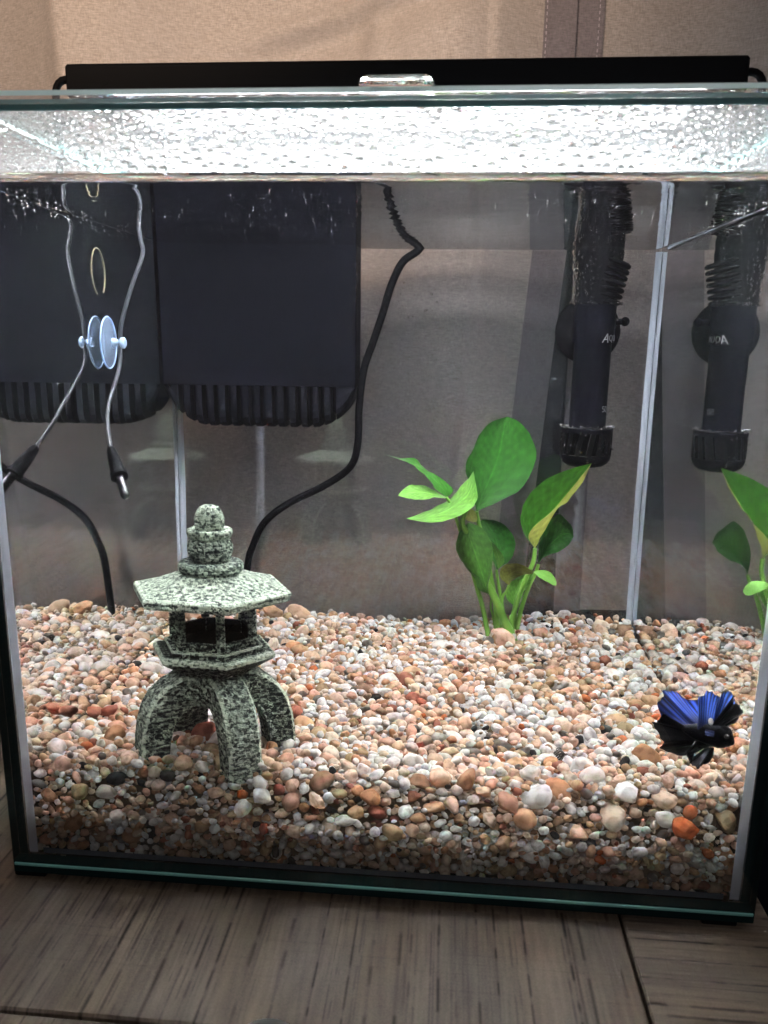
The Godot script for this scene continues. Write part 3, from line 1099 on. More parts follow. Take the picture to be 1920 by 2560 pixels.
# ---------------------------------------------------------------- lid and condensation
func build_lid() -> void:
	var t := thing("glass_cover", "clear glass lid on the tank, its underside covered in water drops", "lid")
	var y0 := 0.2976
	var y1 := 0.2992
	var faces := begin()
	var edges := begin()
	var lo := Vector3(-0.148, y0, -0.240)
	var hi := Vector3(0.148, y1, -0.0012)
	quad(faces, Vector3(lo.x, y1, lo.z), Vector3(hi.x, y1, lo.z), Vector3(hi.x, y1, hi.z), Vector3(lo.x, y1, hi.z), Vector3.UP)
	quad(faces, Vector3(lo.x, y0, lo.z), Vector3(hi.x, y0, lo.z), Vector3(hi.x, y0, hi.z), Vector3(lo.x, y0, hi.z), Vector3.DOWN)
	quad(edges, Vector3(lo.x, y0, hi.z), Vector3(hi.x, y0, hi.z), Vector3(hi.x, y1, hi.z), Vector3(lo.x, y1, hi.z), Vector3.BACK)
	quad(edges, Vector3(lo.x, y0, lo.z), Vector3(hi.x, y0, lo.z), Vector3(hi.x, y1, lo.z), Vector3(lo.x, y1, lo.z), Vector3.FORWARD)
	for s in [lo.x, hi.x]:
		quad(edges, Vector3(s, y0, lo.z), Vector3(s, y0, hi.z), Vector3(s, y1, hi.z), Vector3(s, y1, lo.z), Vector3(signf(s), 0, 0))
	var mesh := faces.commit()
	edges.commit(mesh)
	mesh.surface_set_material(0, mats.pane)
	mesh.surface_set_material(1, mats.teal_edge_lit)
	obj("lid_pane", mesh, null, t)
	for s in [-1.0, 1.0]:
		for z in [-0.02, -0.2]:
			obj("lid_clip", box_mesh(Vector3(s * 0.1475 - 0.002, H + 0.0001, z - 0.006), Vector3(s * 0.1475 + 0.002, y0 - 0.0001, z + 0.006), 0.0003), mats.black_rubber, t)
	# clear handle: a low rounded block
	var hs := begin()
	var cx := 0.0047
	var rows := [[0.0, 0.0], [0.0, 0.0026], [0.0006, 0.0039], [0.0016, 0.0046], [0.0032, 0.0049]]
	var loops := []
	for rr in rows:
		var loop := []
		for q in [[1, 1], [-1, 1], [-1, -1], [1, -1]]:
			for k in 6:
				var a: float = (k / 5.0) * PI / 2.0 + [0.0, PI / 2, PI, 3 * PI / 2][[[1, 1], [-1, 1], [-1, -1], [1, -1]].find(q)]
				var cr: float = 0.0042 - rr[0]
				loop.append(Vector3(cx + q[0] * (0.0125 - 0.0042) + cos(a) * cr, y1 + 0.0002 + rr[1], -0.0115 + q[1] * (0.0075 - 0.0042) + sin(a) * cr))
		loops.append(loop)
	var cen := Vector3(cx, y1 + 0.002, -0.0115)
	for k in loops.size() - 1:
		for j in 24:
			var a: Vector3 = loops[k][j]
			var b: Vector3 = loops[k][(j + 1) % 24]
			var c: Vector3 = loops[k + 1][(j + 1) % 24]
			var d: Vector3 = loops[k + 1][j]
			var n := (b - a).cross(d - a)
			if n.length() < 1e-14: n = (c - b).cross(d - b)
			if n.dot((a + c) * 0.5 - cen) < 0: n = -n
			quad(hs, a, b, c, d, n.normalized())
	for e in [[0, Vector3.DOWN], [loops.size() - 1, Vector3.UP]]:
		var loop: Array = loops[e[0]]
		var m := Vector3.ZERO
		for p in loop: m += p / 24.0
		for j in 24:
			tri(hs, m, loop[j], loop[(j + 1) % 24], e[1])
	obj("handle", hs.commit(), mats.acrylic, t)
	var lf := mat("lid_fog", Color(0.70, 0.77, 0.78, 0.03), 0.9, 0.2)
	lf.transparency = BaseMaterial3D.TRANSPARENCY_ALPHA
	lf.backlight_enabled = true
	lf.backlight = Color(0.7, 0.7, 0.7)
	obj("fog_film", box_mesh(Vector3(-0.1440, y0 - 0.0002, -0.236), Vector3(0.1440, y0 - 0.0001, -0.0065)), lf, t)
	# drops hanging under the lid
	var drop := lathe_mesh([Vector2(0, -0.62), Vector2(0.35, -0.56), Vector2(0.66, -0.42), Vector2(0.88, -0.22), Vector2(1.0, 0.0), Vector2(1.0, 0.0), Vector2(0.0, 0.0)], 14)
	var put := []
	var grid := {}
	for k in 900:
		var r := rng.randf_range(0.0007, 0.0021) if k < 9000 else rng.randf_range(0.0004, 0.0010)
		var p := Vector2(rng.randf_range(-0.143, 0.143), -0.0075 - 0.125 * rng.randf())
		var g := Vector2i((p / 0.0045).floor())
		var ok := true
		for dx in range(-1, 2):
			for dy in range(-1, 2):
				for o in grid.get(g + Vector2i(dx, dy), []):
					if p.distance_to(o[0]) < (r + o[1]) * 0.96:
						ok = false
		if ok:
			if not grid.has(g): grid[g] = []
			grid[g].append([p, r])
			put.append(Transform3D(Basis(Vector3.UP, rng.randf() * TAU) * Basis.from_scale(Vector3(r * rng.randf_range(0.95, 1.25), r * rng.randf_range(0.8, 1.0), r)), Vector3(p.x, y0 - 0.00028, p.y)))
	multi("condensation_drops", drop, mats.drop, put, t)
	print("lid drops ", put.size())
	# fine mist and drops on the inside of the front pane, above the water
	var film := thing("condensation", "white mist and small round drops inside the front glass above the waterline", "condensation")
	obj("mist_film", box_mesh(Vector3(-0.1445, WL + 0.0030, -G - 0.00025), Vector3(0.1445, H - 0.0022, -G - 0.0001)), mats.fogged, film)
	var put2 := []
	var bf := Basis(Vector3.RIGHT, PI / 2)   # the drop's downward side turns to the tank's inside
	grid.clear()
	for k in 24000:
		var p := Vector2(rng.randf_range(-0.1445, 0.1445), rng.randf_range(WL + 0.0036, H - 0.0020))
		var ends := smoothstep(0.085, 0.135, absf(p.x))
		var r := rng.randf_range(0.0010, 0.0017) if k < 4000 else rng.randf_range(0.0004, 0.0009)
		r *= lerpf(1.0, 0.6, ends)
		var g := Vector2i((p / 0.0042).floor())
		var ok := true
		for dx in range(-1, 2):
			for dy in range(-1, 2):
				for o in grid.get(g + Vector2i(dx, dy), []):
					if p.distance_to(o[0]) < (r + o[1]) * 1.02:
						ok = false
		if ok:
			if not grid.has(g): grid[g] = []
			grid[g].append([p, r])
			put2.append(Transform3D(bf * Basis.from_scale(Vector3(r * rng.randf_range(0.95, 1.12), r, r * rng.randf_range(0.82, 0.98))), Vector3(p.x, p.y, -G - 0.0003)))
	multi("pane_drops", drop, mats.drop, put2, film)

# ---------------------------------------------------------------- lamp
func build_lamp() -> void:
	var t := thing("aquarium_lamp", "long black LED lamp on wire brackets over the tank lid", "lamp")
	var y0 := 0.3190
	var hs := begin()
	box(hs, Vector3(-0.1423, y0 + 0.0058, -0.168), Vector3(0.1403, 0.3320, -0.0850), 0.0006)
	box(hs, Vector3(-0.1424, y0, -0.0855), Vector3(0.1404, 0.3322, -0.0801), 0.0010)
	box(hs, Vector3(-0.1424, y0, -0.1679), Vector3(0.1404, y0 + 0.0066, -0.1620), 0.0004)
	box(hs, Vector3(-0.1423, y0 + 0.0002, -0.1625), Vector3(-0.136, y0 + 0.0066, -0.085), 0.0004)
	box(hs, Vector3(0.134, y0 + 0.0002, -0.1625), Vector3(0.1403, y0 + 0.0066, -0.085), 0.0004)
	obj("housing", hs.commit(), mats.black_satin, t)
	obj("diffuser", box_mesh(Vector3(-0.1335, y0 + 0.0051, -0.1605), Vector3(0.1325, y0 + 0.0057, -0.0865), 0.0001), glow_mat("lamp_glow", lin(0.92, 0.98, 1.0), 0.03), t)
	var cols := [[lin(0.95, 0.98, 1.0), 1.2], [lin(1.0, 0.30, 0.55), 0.9], [lin(0.95, 0.98, 1.0), 1.2], [lin(0.45, 1.0, 0.6), 0.9], [lin(0.95, 0.98, 1.0), 1.2], [lin(0.4, 0.6, 1.0), 0.9]]
	var lm := []
	for e in cols:
		lm.append(glow_mat("led_glow", e[0], e[1]))
	var chip := lathe_mesh([Vector2(0, -0.0006), Vector2(0.0018, -0.0006), Vector2(0.0022, 0.0)], 12)
	for r in 3:
		for k in 14:
			var o := obj("led", chip, lm[(k * 2 + r * 3) % 6], t)
			o.position = Vector3(-0.117 + 0.018 * k, y0 + 0.0050, -0.100 - 0.024 * r)
	for s in [-1.0, 1.0]:
		for z in [-0.088, -0.158]:
			var xe := -0.1425 if s < 0 else 0.1405
			obj("bracket", tube_mesh([Vector3(xe - s * 0.002, 0.3275, z), Vector3(xe + s * 0.003, 0.3282, z), Vector3(xe + s * 0.0065, 0.3268, z), Vector3(xe + s * 0.0082, 0.3225, z), Vector3(xe + s * 0.0082, 0.312, z), Vector3(s * 0.1505, 0.300, z), Vector3(s * 0.152, 0.288, z)], 0.0016, 0.0016, 10), mats.black_satin, t)

# ---------------------------------------------------------------- filter
func build_filter() -> void:
	var t := thing("filter_box", "black plastic filter box with a slotted grille in the back left of the tank", "filter", Vector3.ZERO)
	var xl := -0.1450
	var xr := -0.0300
	var ys := 0.1912
	var yb := 0.1664
	var R := 0.0275
	var zf := -0.2535
	obj("case", box_mesh(Vector3(xl, ys, -0.2855), Vector3(xr, 0.2925, zf - 0.00005), 0.0002), mats.black_plastic, t)
	var low := func(x: float) -> float:
		if x < xl + R: return yb + R - sqrt(maxf(R * R - pow(xl + R - x, 2.0), 0.0))
		if x > xr - R: return yb + R - sqrt(maxf(R * R - pow(x - xr + R, 2.0), 0.0))
		return yb
	# recessed core behind the slots
	var core := begin()
	var poly := []
	for k in 25:
		var x := lerpf(xl + 0.0025, xr - 0.0025, k / 24.0)
		poly.append(Vector2(x, low.call(x) + 0.004))
	poly.append(Vector2(xr - 0.0025, ys + 0.002))
	poly.append(Vector2(xl + 0.0025, ys + 0.002))
	prism(core, poly, Vector3.BACK, -0.284, zf - 0.011, Vector3.RIGHT, Vector3.UP)
	obj("intake", core.commit(), mats.recess, t)
	# the ribs of the grille and the rounded cheeks
	var step := 0.00702
	var first := xl + 0.0088
	var marks := [[xl, first]]
	for k in 14:
		var a := first + 0.0034 + k * step
		marks.append([a, minf(a + step - 0.0034, xr) if k < 13 else xr])
	for m in marks:
		var x0: float = m[0]
		var x1: float = m[1]
		var st := begin()
		var n := maxi(1, int((x1 - x0) / 0.002))
		for q in n:
			var a := lerpf(x0, x1, float(q) / n)
			var b := lerpf(x0, x1, float(q + 1) / n)
			var ya: float = low.call(a)
			var yb2: float = low.call(b)
			var pa := [Vector2(zf, ys), Vector2(zf, ya + 0.010), Vector2(zf - 0.0006, ya + 0.006), Vector2(zf - 0.0022, ya + 0.0028), Vector2(zf - 0.005, ya + 0.0008), Vector2(zf - 0.008, ya), Vector2(-0.2845, ya), Vector2(-0.2845, ys)]
			var pb := [Vector2(zf, ys), Vector2(zf, yb2 + 0.010), Vector2(zf - 0.0006, yb2 + 0.006), Vector2(zf - 0.0022, yb2 + 0.0028), Vector2(zf - 0.005, yb2 + 0.0008), Vector2(zf - 0.008, yb2), Vector2(-0.2845, yb2), Vector2(-0.2845, ys)]
			for k in 7:
				var A := Vector3(a, minf(pa[k].y, ys), pa[k].x)
				var B := Vector3(b, minf(pb[k].y, ys), pb[k].x)
				var C := Vector3(b, minf(pb[k + 1].y, ys), pb[k + 1].x)
				var E := Vector3(a, minf(pa[k + 1].y, ys), pa[k + 1].x)
				var nn := (B - A).cross(E - A)
				if nn.length() < 1e-12: continue
				nn = nn.normalized()
				if nn.dot(Vector3(0, -0.6, 1.0) if k < 6 else Vector3(0, 0, -1)) < 0: nn = -nn
				quad(st, A, B, C, E, nn)
			for e in [[q == 0, a, pa, -1.0], [q == n - 1, b, pb, 1.0]]:
				if e[0]:
					var pts: Array = e[2]
					for k in range(1, 7):
						tri(st, Vector3(e[1], ys, pts[7].x), Vector3(e[1], minf(pts[k - 1].y, ys), pts[k - 1].x), Vector3(e[1], minf(pts[k].y, ys), pts[k].x), Vector3(e[3], 0, 0))
		obj("rib", st.commit(), mats.rib_plastic_lit, t)
	# its cord, hanging down behind the pagoda
	var cd := thing("power_cord", "black power cord looping down from the waterline to behind the pagoda", "cord")
	var pts := [Vector3(0.014, 0.296, -0.281), Vector3(0.012, 0.284, -0.279), Vector3(0.0052, 0.2712, -0.274), Vector3(-0.0041, 0.2639, -0.272), Vector3(-0.0107, 0.2508, -0.272), Vector3(-0.0159, 0.2336, -0.272), Vector3(-0.0213, 0.2173, -0.272), Vector3(-0.0267, 0.2009, -0.272), Vector3(-0.0293, 0.1785, -0.272), Vector3(-0.03, 0.1558, -0.272), Vector3(-0.0347, 0.1413, -0.272), Vector3(-0.0506, 0.1293, -0.272), Vector3(-0.0739, 0.117, -0.272), Vector3(-0.0887, 0.1048, -0.272), Vector3(-0.0962, 0.0896, -0.272), Vector3(-0.0999, 0.0759, -0.272), Vector3(-0.1036, 0.036, -0.272)]
	obj("cord", tube_mesh(pts, 0.0023, 0.0023, 12), mats.black_rubber, cd)

# ---------------------------------------------------------------- heater
func letters(text: String, size: float, radius: float, from_angle: float, y: float, lean := 0.0) -> ArrayMesh:
	var tm := TextMesh.new()
	var f := SystemFont.new()
	f.font_names = PackedStringArray(["Droid Sans"])
	tm.font = f
	tm.text = text
	tm.font_size = 48
	tm.pixel_size = size / 34.0
	tm.depth = 0.0002
	tm.horizontal_alignment = HORIZONTAL_ALIGNMENT_LEFT
	tm.curve_step = 2.0
	var arr := tm.get_mesh_arrays()
	var v: PackedVector3Array = arr[Mesh.ARRAY_VERTEX]
	var x0 := 1e9
	var yl := 1e9
	for p in v:
		x0 = minf(x0, p.x)
		yl = minf(yl, p.y)
	var out := begin()
	var idx: PackedInt32Array = arr[Mesh.ARRAY_INDEX]
	for k in range(0, idx.size(), 3):
		for j in 3:
			var p := v[idx[k + j]]
			var h := p.y - yl
			var a := from_angle + (p.x - x0 + h * lean) / radius
			var r := radius + 0.00008 + p.z * 0.5
			out.set_normal(Vector3(sin(a), 0, cos(a)))
			out.add_vertex(Vector3(sin(a) * r, y + h, cos(a) * r))
	return out.commit()

func build_heater() -> void:
	var cx := 0.1078
	var cz := -0.266
	var t := thing("heater", "black submersible tube heater with a slotted end cap on the back glass", "heater", Vector3(cx, 0, cz))
	obj("tube", lathe_mesh([Vector2(0.0106, 0.168), Vector2(0.0106, 0.243)], 36), mats.black_plastic, t)
	# end cap: a dark core inside slanted bars
	obj("core", lathe_mesh([Vector2(0, 0.149), Vector2(0.0124, 0.149), Vector2(0.0124, 0.149), Vector2(0.0124, 0.169), Vector2(0.0124, 0.169), Vector2(0.0106, 0.169)], 30), mats.recess, t)
	obj("cap_ring", lathe_mesh([Vector2(0.0130, 0.1672), Vector2(0.0151, 0.1672), Vector2(0.0151, 0.1672), Vector2(0.0152, 0.1696), Vector2(0.0146, 0.1701), Vector2(0.0106, 0.1702)], 36), mats.black_plastic, t)
	obj("cap_bottom", lathe_mesh([Vector2(0, 0.1462), Vector2(0.006, 0.1464), Vector2(0.0105, 0.1473), Vector2(0.0132, 0.1492), Vector2(0.0146, 0.1518), Vector2(0.0149, 0.1540), Vector2(0.0149, 0.1540), Vector2(0.0128, 0.1540)], 36), mats.black_plastic, t)
	for k in 14:
		var st := begin()
		for q in 6:
			var h0 := q / 6.0
			var h1 := (q + 1) / 6.0
			for w in 3:
				var c := []
				var n := []
				for e in [[w, h0], [w + 1, h0], [w + 1, h1], [w, h1]]:
					var a: float = TAU * k / 14.0 + (e[0] / 3.0 - 0.5) * 0.21 + e[1] * 0.16
					var r: float = lerpf(0.01485, 0.01505, e[1])
					c.append(Vector3(sin(a) * r, lerpf(0.1538, 0.1673, e[1]), cos(a) * r))
					n.append(Vector3(sin(a), 0, cos(a)))
				smooth_quad(st, c, n)
			for s in [0.0, 1.2]:
				var c := []
				for e in [[0.0130, h0], [0.0150, h0], [0.0150, h1], [0.0130, h1]]:
					var a: float = TAU * k / 14.0 + (s / 3.0 - 0.5) * 0.21 + e[1] * 0.16
					c.append(Vector3(sin(a) * e[0], lerpf(0.1538, 0.1673, e[1]), cos(a) * e[0]))
				var a2: float = TAU * k / 14.0
				quad(st, c[0], c[1], c[2], c[3], Vector3(cos(a2), 0, -sin(a2)) * (1.0 if s > 0 else -1.0))
		obj("cap_bar", st.commit(), mats.black_satin, t)
	# suction holder behind, with its side knob
	var face := Basis(Vector3.RIGHT, PI / 2)
	obj("suction_holder", lathe_mesh([Vector2(0, 0), Vector2(0.0188, 0.0), Vector2(0.0191, 0.0006), Vector2(0.0186, 0.0016), Vector2(0.015, 0.0040), Vector2(0.009, 0.006), Vector2(0, 0.0065)], 40, Vector3(-0.0012, 0.2258, -0.0185), face), mats.black_rubber, t)
	obj("clip", lathe_mesh([Vector2(0.0107, 0.219), Vector2(0.0118, 0.219), Vector2(0.0118, 0.219), Vector2(0.0118, 0.2405), Vector2(0.0118, 0.2405), Vector2(0.0107, 0.2405)], 36), mats.black_plastic, t)
	obj("knob", lathe_mesh(sphere_prof(0.0027, -90, 90, 8, 1.0), 16, Vector3(0.0178, 0.2314, -0.004)), mats.black_plastic, t)
	obj("knob_arm", tube_mesh([Vector3(0.009, 0.2312, -0.004), Vector3(0.0175, 0.2314, -0.004)], 0.0018, 0.0018, 10, false), mats.black_plastic, t)
	# ribbed sleeve with bent fins on one side
	obj("sleeve", lathe_mesh([Vector2(0.0106, 0.2405), Vector2(0.0118, 0.241), Vector2(0.0118, 0.252), Vector2(0.0128, 0.261), Vector2(0.0136, 0.268), Vector2(0.0132, 0.2735), Vector2(0.0110, 0.279), Vector2(0.0085, 0.286), Vector2(0.0060, 0.294)], 32), mats.black_rubber, t)
	for k in 7:
		var y := 0.2425 + k * 0.0037
		var grow := 0.0022 + 0.00055 * k
		var b := Basis(Vector3.BACK, -0.10 - 0.032 * k)
		obj("sleeve_fin", lathe_mesh([Vector2(0.006, -0.0014), Vector2(0.0106 + 0.0002 * k, -0.0014), Vector2(0.0117 + 0.0002 * k, -0.0008), Vector2(0.0118 + 0.0002 * k, 0.0004), Vector2(0.0106 + 0.0002 * k, 0.0013), Vector2(0.006, 0.0014)], 28, Vector3(grow, y, 0), b), mats.black_rubber, t)
	# printed words, wrapped round the tube
	obj("lettering", letters("A", 0.0050, 0.0118, 0.30, 0.2194, 0.25), mats.print, t)
	obj("lettering", letters("QUA", 0.0033, 0.0118, 0.72, 0.2194), mats.print, t)
	obj("lettering", letters("50", 0.0034, 0.0106, 0.70, 0.1796), mats.print, t)

# ---------------------------------------------------------------- thermometer probe
func build_probe() -> void:
	var t := thing("thermometer_probe", "black thermometer probe on a thin grey cable, hanging beside the left glass", "thermometer")
	var pts := [Vector3(-0.1285, 0.297, -0.170), Vector3(-0.1300, 0.280, -0.166), Vector3(-0.1283, 0.266, -0.1630), Vector3(-0.1273, 0.2587, -0.1616), Vector3(-0.1316, 0.2431, -0.1545), Vector3(-0.1362, 0.2260, -0.1500), Vector3(-0.1370, 0.2160, -0.1480), Vector3(-0.1370, 0.2044, -0.1443), Vector3(-0.1349, 0.1872, -0.1177), Vector3(-0.1325, 0.1782, -0.1074), Vector3(-0.1284, 0.1690, -0.0970)]
	obj("cable", tube_mesh(pts, 0.00095, 0.00095, 8), mats.grey_cable, t)
	var a := Vector3(-0.1284, 0.1690, -0.0970)
	var b := Vector3(-0.1214, 0.1575, -0.0854)
	var d := (b - a).normalized()
	var side := d.cross(Vector3.RIGHT).normalized()
	var bs := Basis(side.cross(d), d, side)
	var len := a.distance_to(b)
	obj("boot", lathe_mesh([Vector2(0, -0.0006), Vector2(0.0016, -0.0004), Vector2(0.0021, 0.001), Vector2(0.0028, len * 0.35), Vector2(0.0033, len * 0.72), Vector2(0.0035, len * 0.86), Vector2(0.0035, len * 0.86), Vector2(0.0040, len * 0.88), Vector2(0.0040, len), Vector2(0.0040, len), Vector2(0.0022, len * 1.01)], 20, a, bs), mats.black_rubber, t)
	obj("probe_tip", lathe_mesh([Vector2(0.0021, 0), Vector2(0.0021, 0.0105), Vector2(0.0019, 0.0118), Vector2(0.0012, 0.0127), Vector2(0, 0.0130)], 18, b, bs), mats.glossy_black, t)
	var s := thing("suction_cup", "clear bluish suction cup on the left glass holding the probe cable", "suction cup", Vector3(-0.1456, 0.2161, -0.1488))
	var right := Basis(Vector3.BACK, -PI / 2)
	obj("cup", lathe_mesh([Vector2(0.0, 0.0010), Vector2(0.006, 0.0012), Vector2(0.0118, 0.0021), Vector2(0.0126, 0.0026), Vector2(0.0124, 0.0031), Vector2(0.0085, 0.0036), Vector2(0.004, 0.0042), Vector2(0.0022, 0.0046), Vector2(0.0022, 0.0046), Vector2(0.0, 0.0046)], 36, Vector3.ZERO, right), mats.clear_rubber, s)
	obj("stud", lathe_mesh([Vector2(0.0023, 0.0046), Vector2(0.0023, 0.0056), Vector2(0.0016, 0.0062), Vector2(0.0016, 0.0082), Vector2(0.0027, 0.0088), Vector2(0.0028, 0.0104), Vector2(0.0018, 0.0112), Vector2(0, 0.0113)], 20, Vector3.ZERO, right), mats.cup_rim, s)
	var rim := []
	for k in 41:
		var g := TAU * k / 40.0
		rim.append(Vector3(0.0026, 0.0124 * sin(g), 0.0124 * cos(g)))
	obj("rim", tube_mesh(rim, 0.00042, 0.00042, 8), mats.cup_rim, s)
	# dried ring left on the glass by another cup
	var ring := []
	for k in 33:
		var g := -1.2 + 5.3 * k / 32.0
		ring.append(Vector3(-0.1457, 0.2493 + 0.0112 * sin(g), -0.1488 + 0.0098 * cos(g)))
	var o := obj("ring_mark", tube_mesh(ring, 0.00012, 0.00022, 6), mats.dried_ring)
	tag(o, "thin broken tan ring dried on the left glass above the suction cup", "mark")

# ---------------------------------------------------------------- pagoda
func build_pagoda() -> void:
	var t := thing("pagoda", "speckled grey stone pagoda lantern on four arched legs in the gravel", "ornament", Vector3(-0.0720, 0, -0.046))
	var off := deg_to_rad(7.0)
	# finial
	obj("finial", lathe_mesh([Vector2(0.0058, 0.1415), Vector2(0.0063, 0.1440), Vector2(0.0063, 0.1465), Vector2(0.0056, 0.1492), Vector2(0.0042, 0.1513), Vector2(0.0022, 0.1523), Vector2(0, 0.1526)], 28), mats.stone_pale, t)
	obj("finial_ring", lathe_mesh([Vector2(0.0075, 0.1382), Vector2(0.0091, 0.1390), Vector2(0.0097, 0.1405), Vector2(0.0095, 0.1418), Vector2(0.0086, 0.1424), Vector2(0.0062, 0.1419)], 30), mats.stone_pale, t)
	obj("finial_bulb", lathe_mesh([Vector2(0.0070, 0.1278), Vector2(0.0086, 0.1298), Vector2(0.0096, 0.1330), Vector2(0.0096, 0.1352), Vector2(0.0087, 0.1374), Vector2(0.0072, 0.1388)], 30), mats.stone_mid, t)
	obj("finial_ring", lathe_mesh([Vector2(0.0105, 0.1222), Vector2(0.0128, 0.1237), Vector2(0.0137, 0.1252), Vector2(0.0138, 0.1270), Vector2(0.0130, 0.1282), Vector2(0.0112, 0.1285), Vector2(0.0070, 0.1282)], 32), mats.stone_mid, t)
	# roof: six flat slopes with a thick rim
	obj("roof_edge", ngon_mesh([Vector2(0.0342, 0.1154), Vector2(0.0353, 0.1157), Vector2(0.0352, 0.1165), Vector2(0.0344, 0.1172), Vector2(0.0334, 0.1174)], 6, off, 0.0), mats.stone_edge, t)
	obj("sill_edge", ngon_mesh([Vector2(0.0218, 0.0917), Vector2(0.0225, 0.0918), Vector2(0.0224, 0.0925), Vector2(0.0217, 0.0928)], 6, off, 0.0), mats.stone_edge, t)
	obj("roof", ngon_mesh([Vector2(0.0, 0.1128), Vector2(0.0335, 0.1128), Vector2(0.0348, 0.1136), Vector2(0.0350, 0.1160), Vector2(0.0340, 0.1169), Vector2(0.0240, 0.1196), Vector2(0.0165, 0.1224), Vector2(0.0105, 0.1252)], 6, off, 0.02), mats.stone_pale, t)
	# lantern room: six posts on a sill, back walls coloured dark as if in shade
	for k in 6:
		var a := off + TAU * k / 6.0
		var st := begin()
		var u := Vector3(cos(a), 0, sin(a))
		var v := Vector3(-sin(a), 0, cos(a))
		prism(st, [Vector2(0.0162, -0.0017), Vector2(0.0185, -0.0017), Vector2(0.0193, -0.0011), Vector2(0.0193, 0.0011), Vector2(0.0185, 0.0017), Vector2(0.0162, 0.0017)], Vector3.UP, 0.0925, 0.1134, u, v)
		obj("post", st.commit(), mats.stone_mid if k in [1, 2, 0] else mats.stone_dark, t)  # rear posts coloured darker, as if in shade
	for k in 6:
		var a0 := off + TAU * k / 6.0
		var a1 := off + TAU * (k + 1) / 6.0
		var front := sin((a0 + a1) * 0.5) > -0.1
		var p := Vector3(cos(a0), 0, sin(a0)) * 0.0178
		var q := Vector3(cos(a1), 0, sin(a1)) * 0.0178
		var d := (q - p).normalized()
		var n := Vector3(cos((a0 + a1) * 0.5), 0, sin((a0 + a1) * 0.5))
		var st := begin()
		var len := p.distance_to(q)
		var top := 0.0958 if front else 0.0988
		prism(st, [Vector2(0.001, -0.0012), Vector2(len - 0.001, -0.0012), Vector2(len - 0.001, 0.0006), Vector2(0.001, 0.0006)], Vector3.UP, 0.0924, top, d, n)
		var wall := MeshInstance3D.new()
		wall.name = numbered("low_wall", t)
		wall.mesh = st.commit()
		wall.material_override = mats.stone_dark if front else mats.chamber_shade
		wall.position = p
		t.add_child(wall, true)
	obj("chamber_floor", ngon_mesh([Vector2(0.0165, 0.0922), Vector2(0.0165, 0.0934), Vector2(0, 0.0934)], 6, off), mats.chamber_shade, t)
	# stepped hexagonal plate
	obj("plate", ngon_mesh([Vector2(0.0118, 0.0775), Vector2(0.0148, 0.0795), Vector2(0.0200, 0.0832), Vector2(0.0262, 0.0868), Vector2(0.0272, 0.0876), Vector2(0.0274, 0.0896), Vector2(0.0266, 0.0903), Vector2(0.0228, 0.0900), Vector2(0.0224, 0.0902), Vector2(0.0222, 0.0919), Vector2(0.0214, 0.0925), Vector2(0.0, 0.0925)], 6, off, 0.015), mats.stone_dark, t)
	obj("plate_edge", ngon_mesh([Vector2(0.0268, 0.0874), Vector2(0.0276, 0.0878), Vector2(0.0278, 0.0894), Vector2(0.0272, 0.0901), Vector2(0.0262, 0.0905)], 6, off, 0.0), mats.stone_edge, t)
	# hub and arched legs
	obj("hub", lathe_mesh([Vector2(0.0, 0.0655), Vector2(0.0095, 0.0650), Vector2(0.0135, 0.0668), Vector2(0.0150, 0.0705), Vector2(0.0148, 0.0755), Vector2(0.0132, 0.0792), Vector2(0.0108, 0.0812), Vector2(0, 0.0815)], 28), mats.stone_mid, t)
	var outer := [Vector2(0.0100, 0.0805), Vector2(0.0165, 0.0796), Vector2(0.0222, 0.0768), Vector2(0.0276, 0.0722), Vector2(0.0314, 0.0660), Vector2(0.0336, 0.0585), Vector2(0.0347, 0.0505), Vector2(0.0350, 0.0440), Vector2(0.0348, 0.0393)]
	var inner := [Vector2(0.0080, 0.0665), Vector2(0.0125, 0.0664), Vector2(0.0160, 0.0648), Vector2(0.0188, 0.0615), Vector2(0.0208, 0.0570), Vector2(0.0222, 0.0515), Vector2(0.0230, 0.0455), Vector2(0.0232, 0.0430), Vector2(0.0232, 0.0393)]
	for k in 4:
		var a := deg_to_rad([57.0, 151.0, 231.0, 333.0][k])
		var u := Vector3(cos(a), 0, sin(a))
		var v := Vector3(-sin(a), 0, cos(a))
		var st := begin()
		var pale_strip := begin()  # chamfers kept apart to take a pale, dry-brushed tone
		for s in outer.size() - 1:
			var rows := []
			for q in [s, s + 1]:
				var o: Vector2 = outer[q]
				var i: Vector2 = inner[q]
				var hw := 0.0074
				var dir := (i - o).normalized()
				var sec := []
				for e in [[0.0, -hw + 0.0014], [0.0014, -hw], [1.0, -hw], [1.0, hw], [0.0014, hw], [0.0, hw - 0.0014]]:
					var w: Vector2 = (o + dir * e[0]) if e[0] < 0.5 else i
					sec.append(u * w.x + Vector3.UP * w.y + v * e[1])
				rows.append(sec)
			for j in 6:
				var A: Vector3 = rows[0][j]
				var B: Vector3 = rows[0][(j + 1) % 6]
				var C: Vector3 = rows[1][(j + 1) % 6]
				var E: Vector3 = rows[1][j]
				var m := Vector3.ZERO
				for p in rows[0] + rows[1]: m += p / 12.0
				var n := (B - A).cross(E - A).normalized()
				if n.dot((A + B + C + E) * 0.25 - m) < 0: n = -n
				if s == outer.size() - 2 and j == 0:
					# the sole of the foot
					for w in [1, 2, 3, 4]:
						tri(st, rows[1][0], rows[1][w], rows[1][w + 1], Vector3.DOWN)
				quad(pale_strip if j == 0 or j == 4 else st, A, B, C, E, n)
		var lg := obj("leg", st.commit(), mats.stone_mid if k < 2 else mats.stone_dark, t)  # rear legs get the darker stone too, for shade
		obj("pale_edge", pale_strip.commit(), mats.stone_edge, lg)

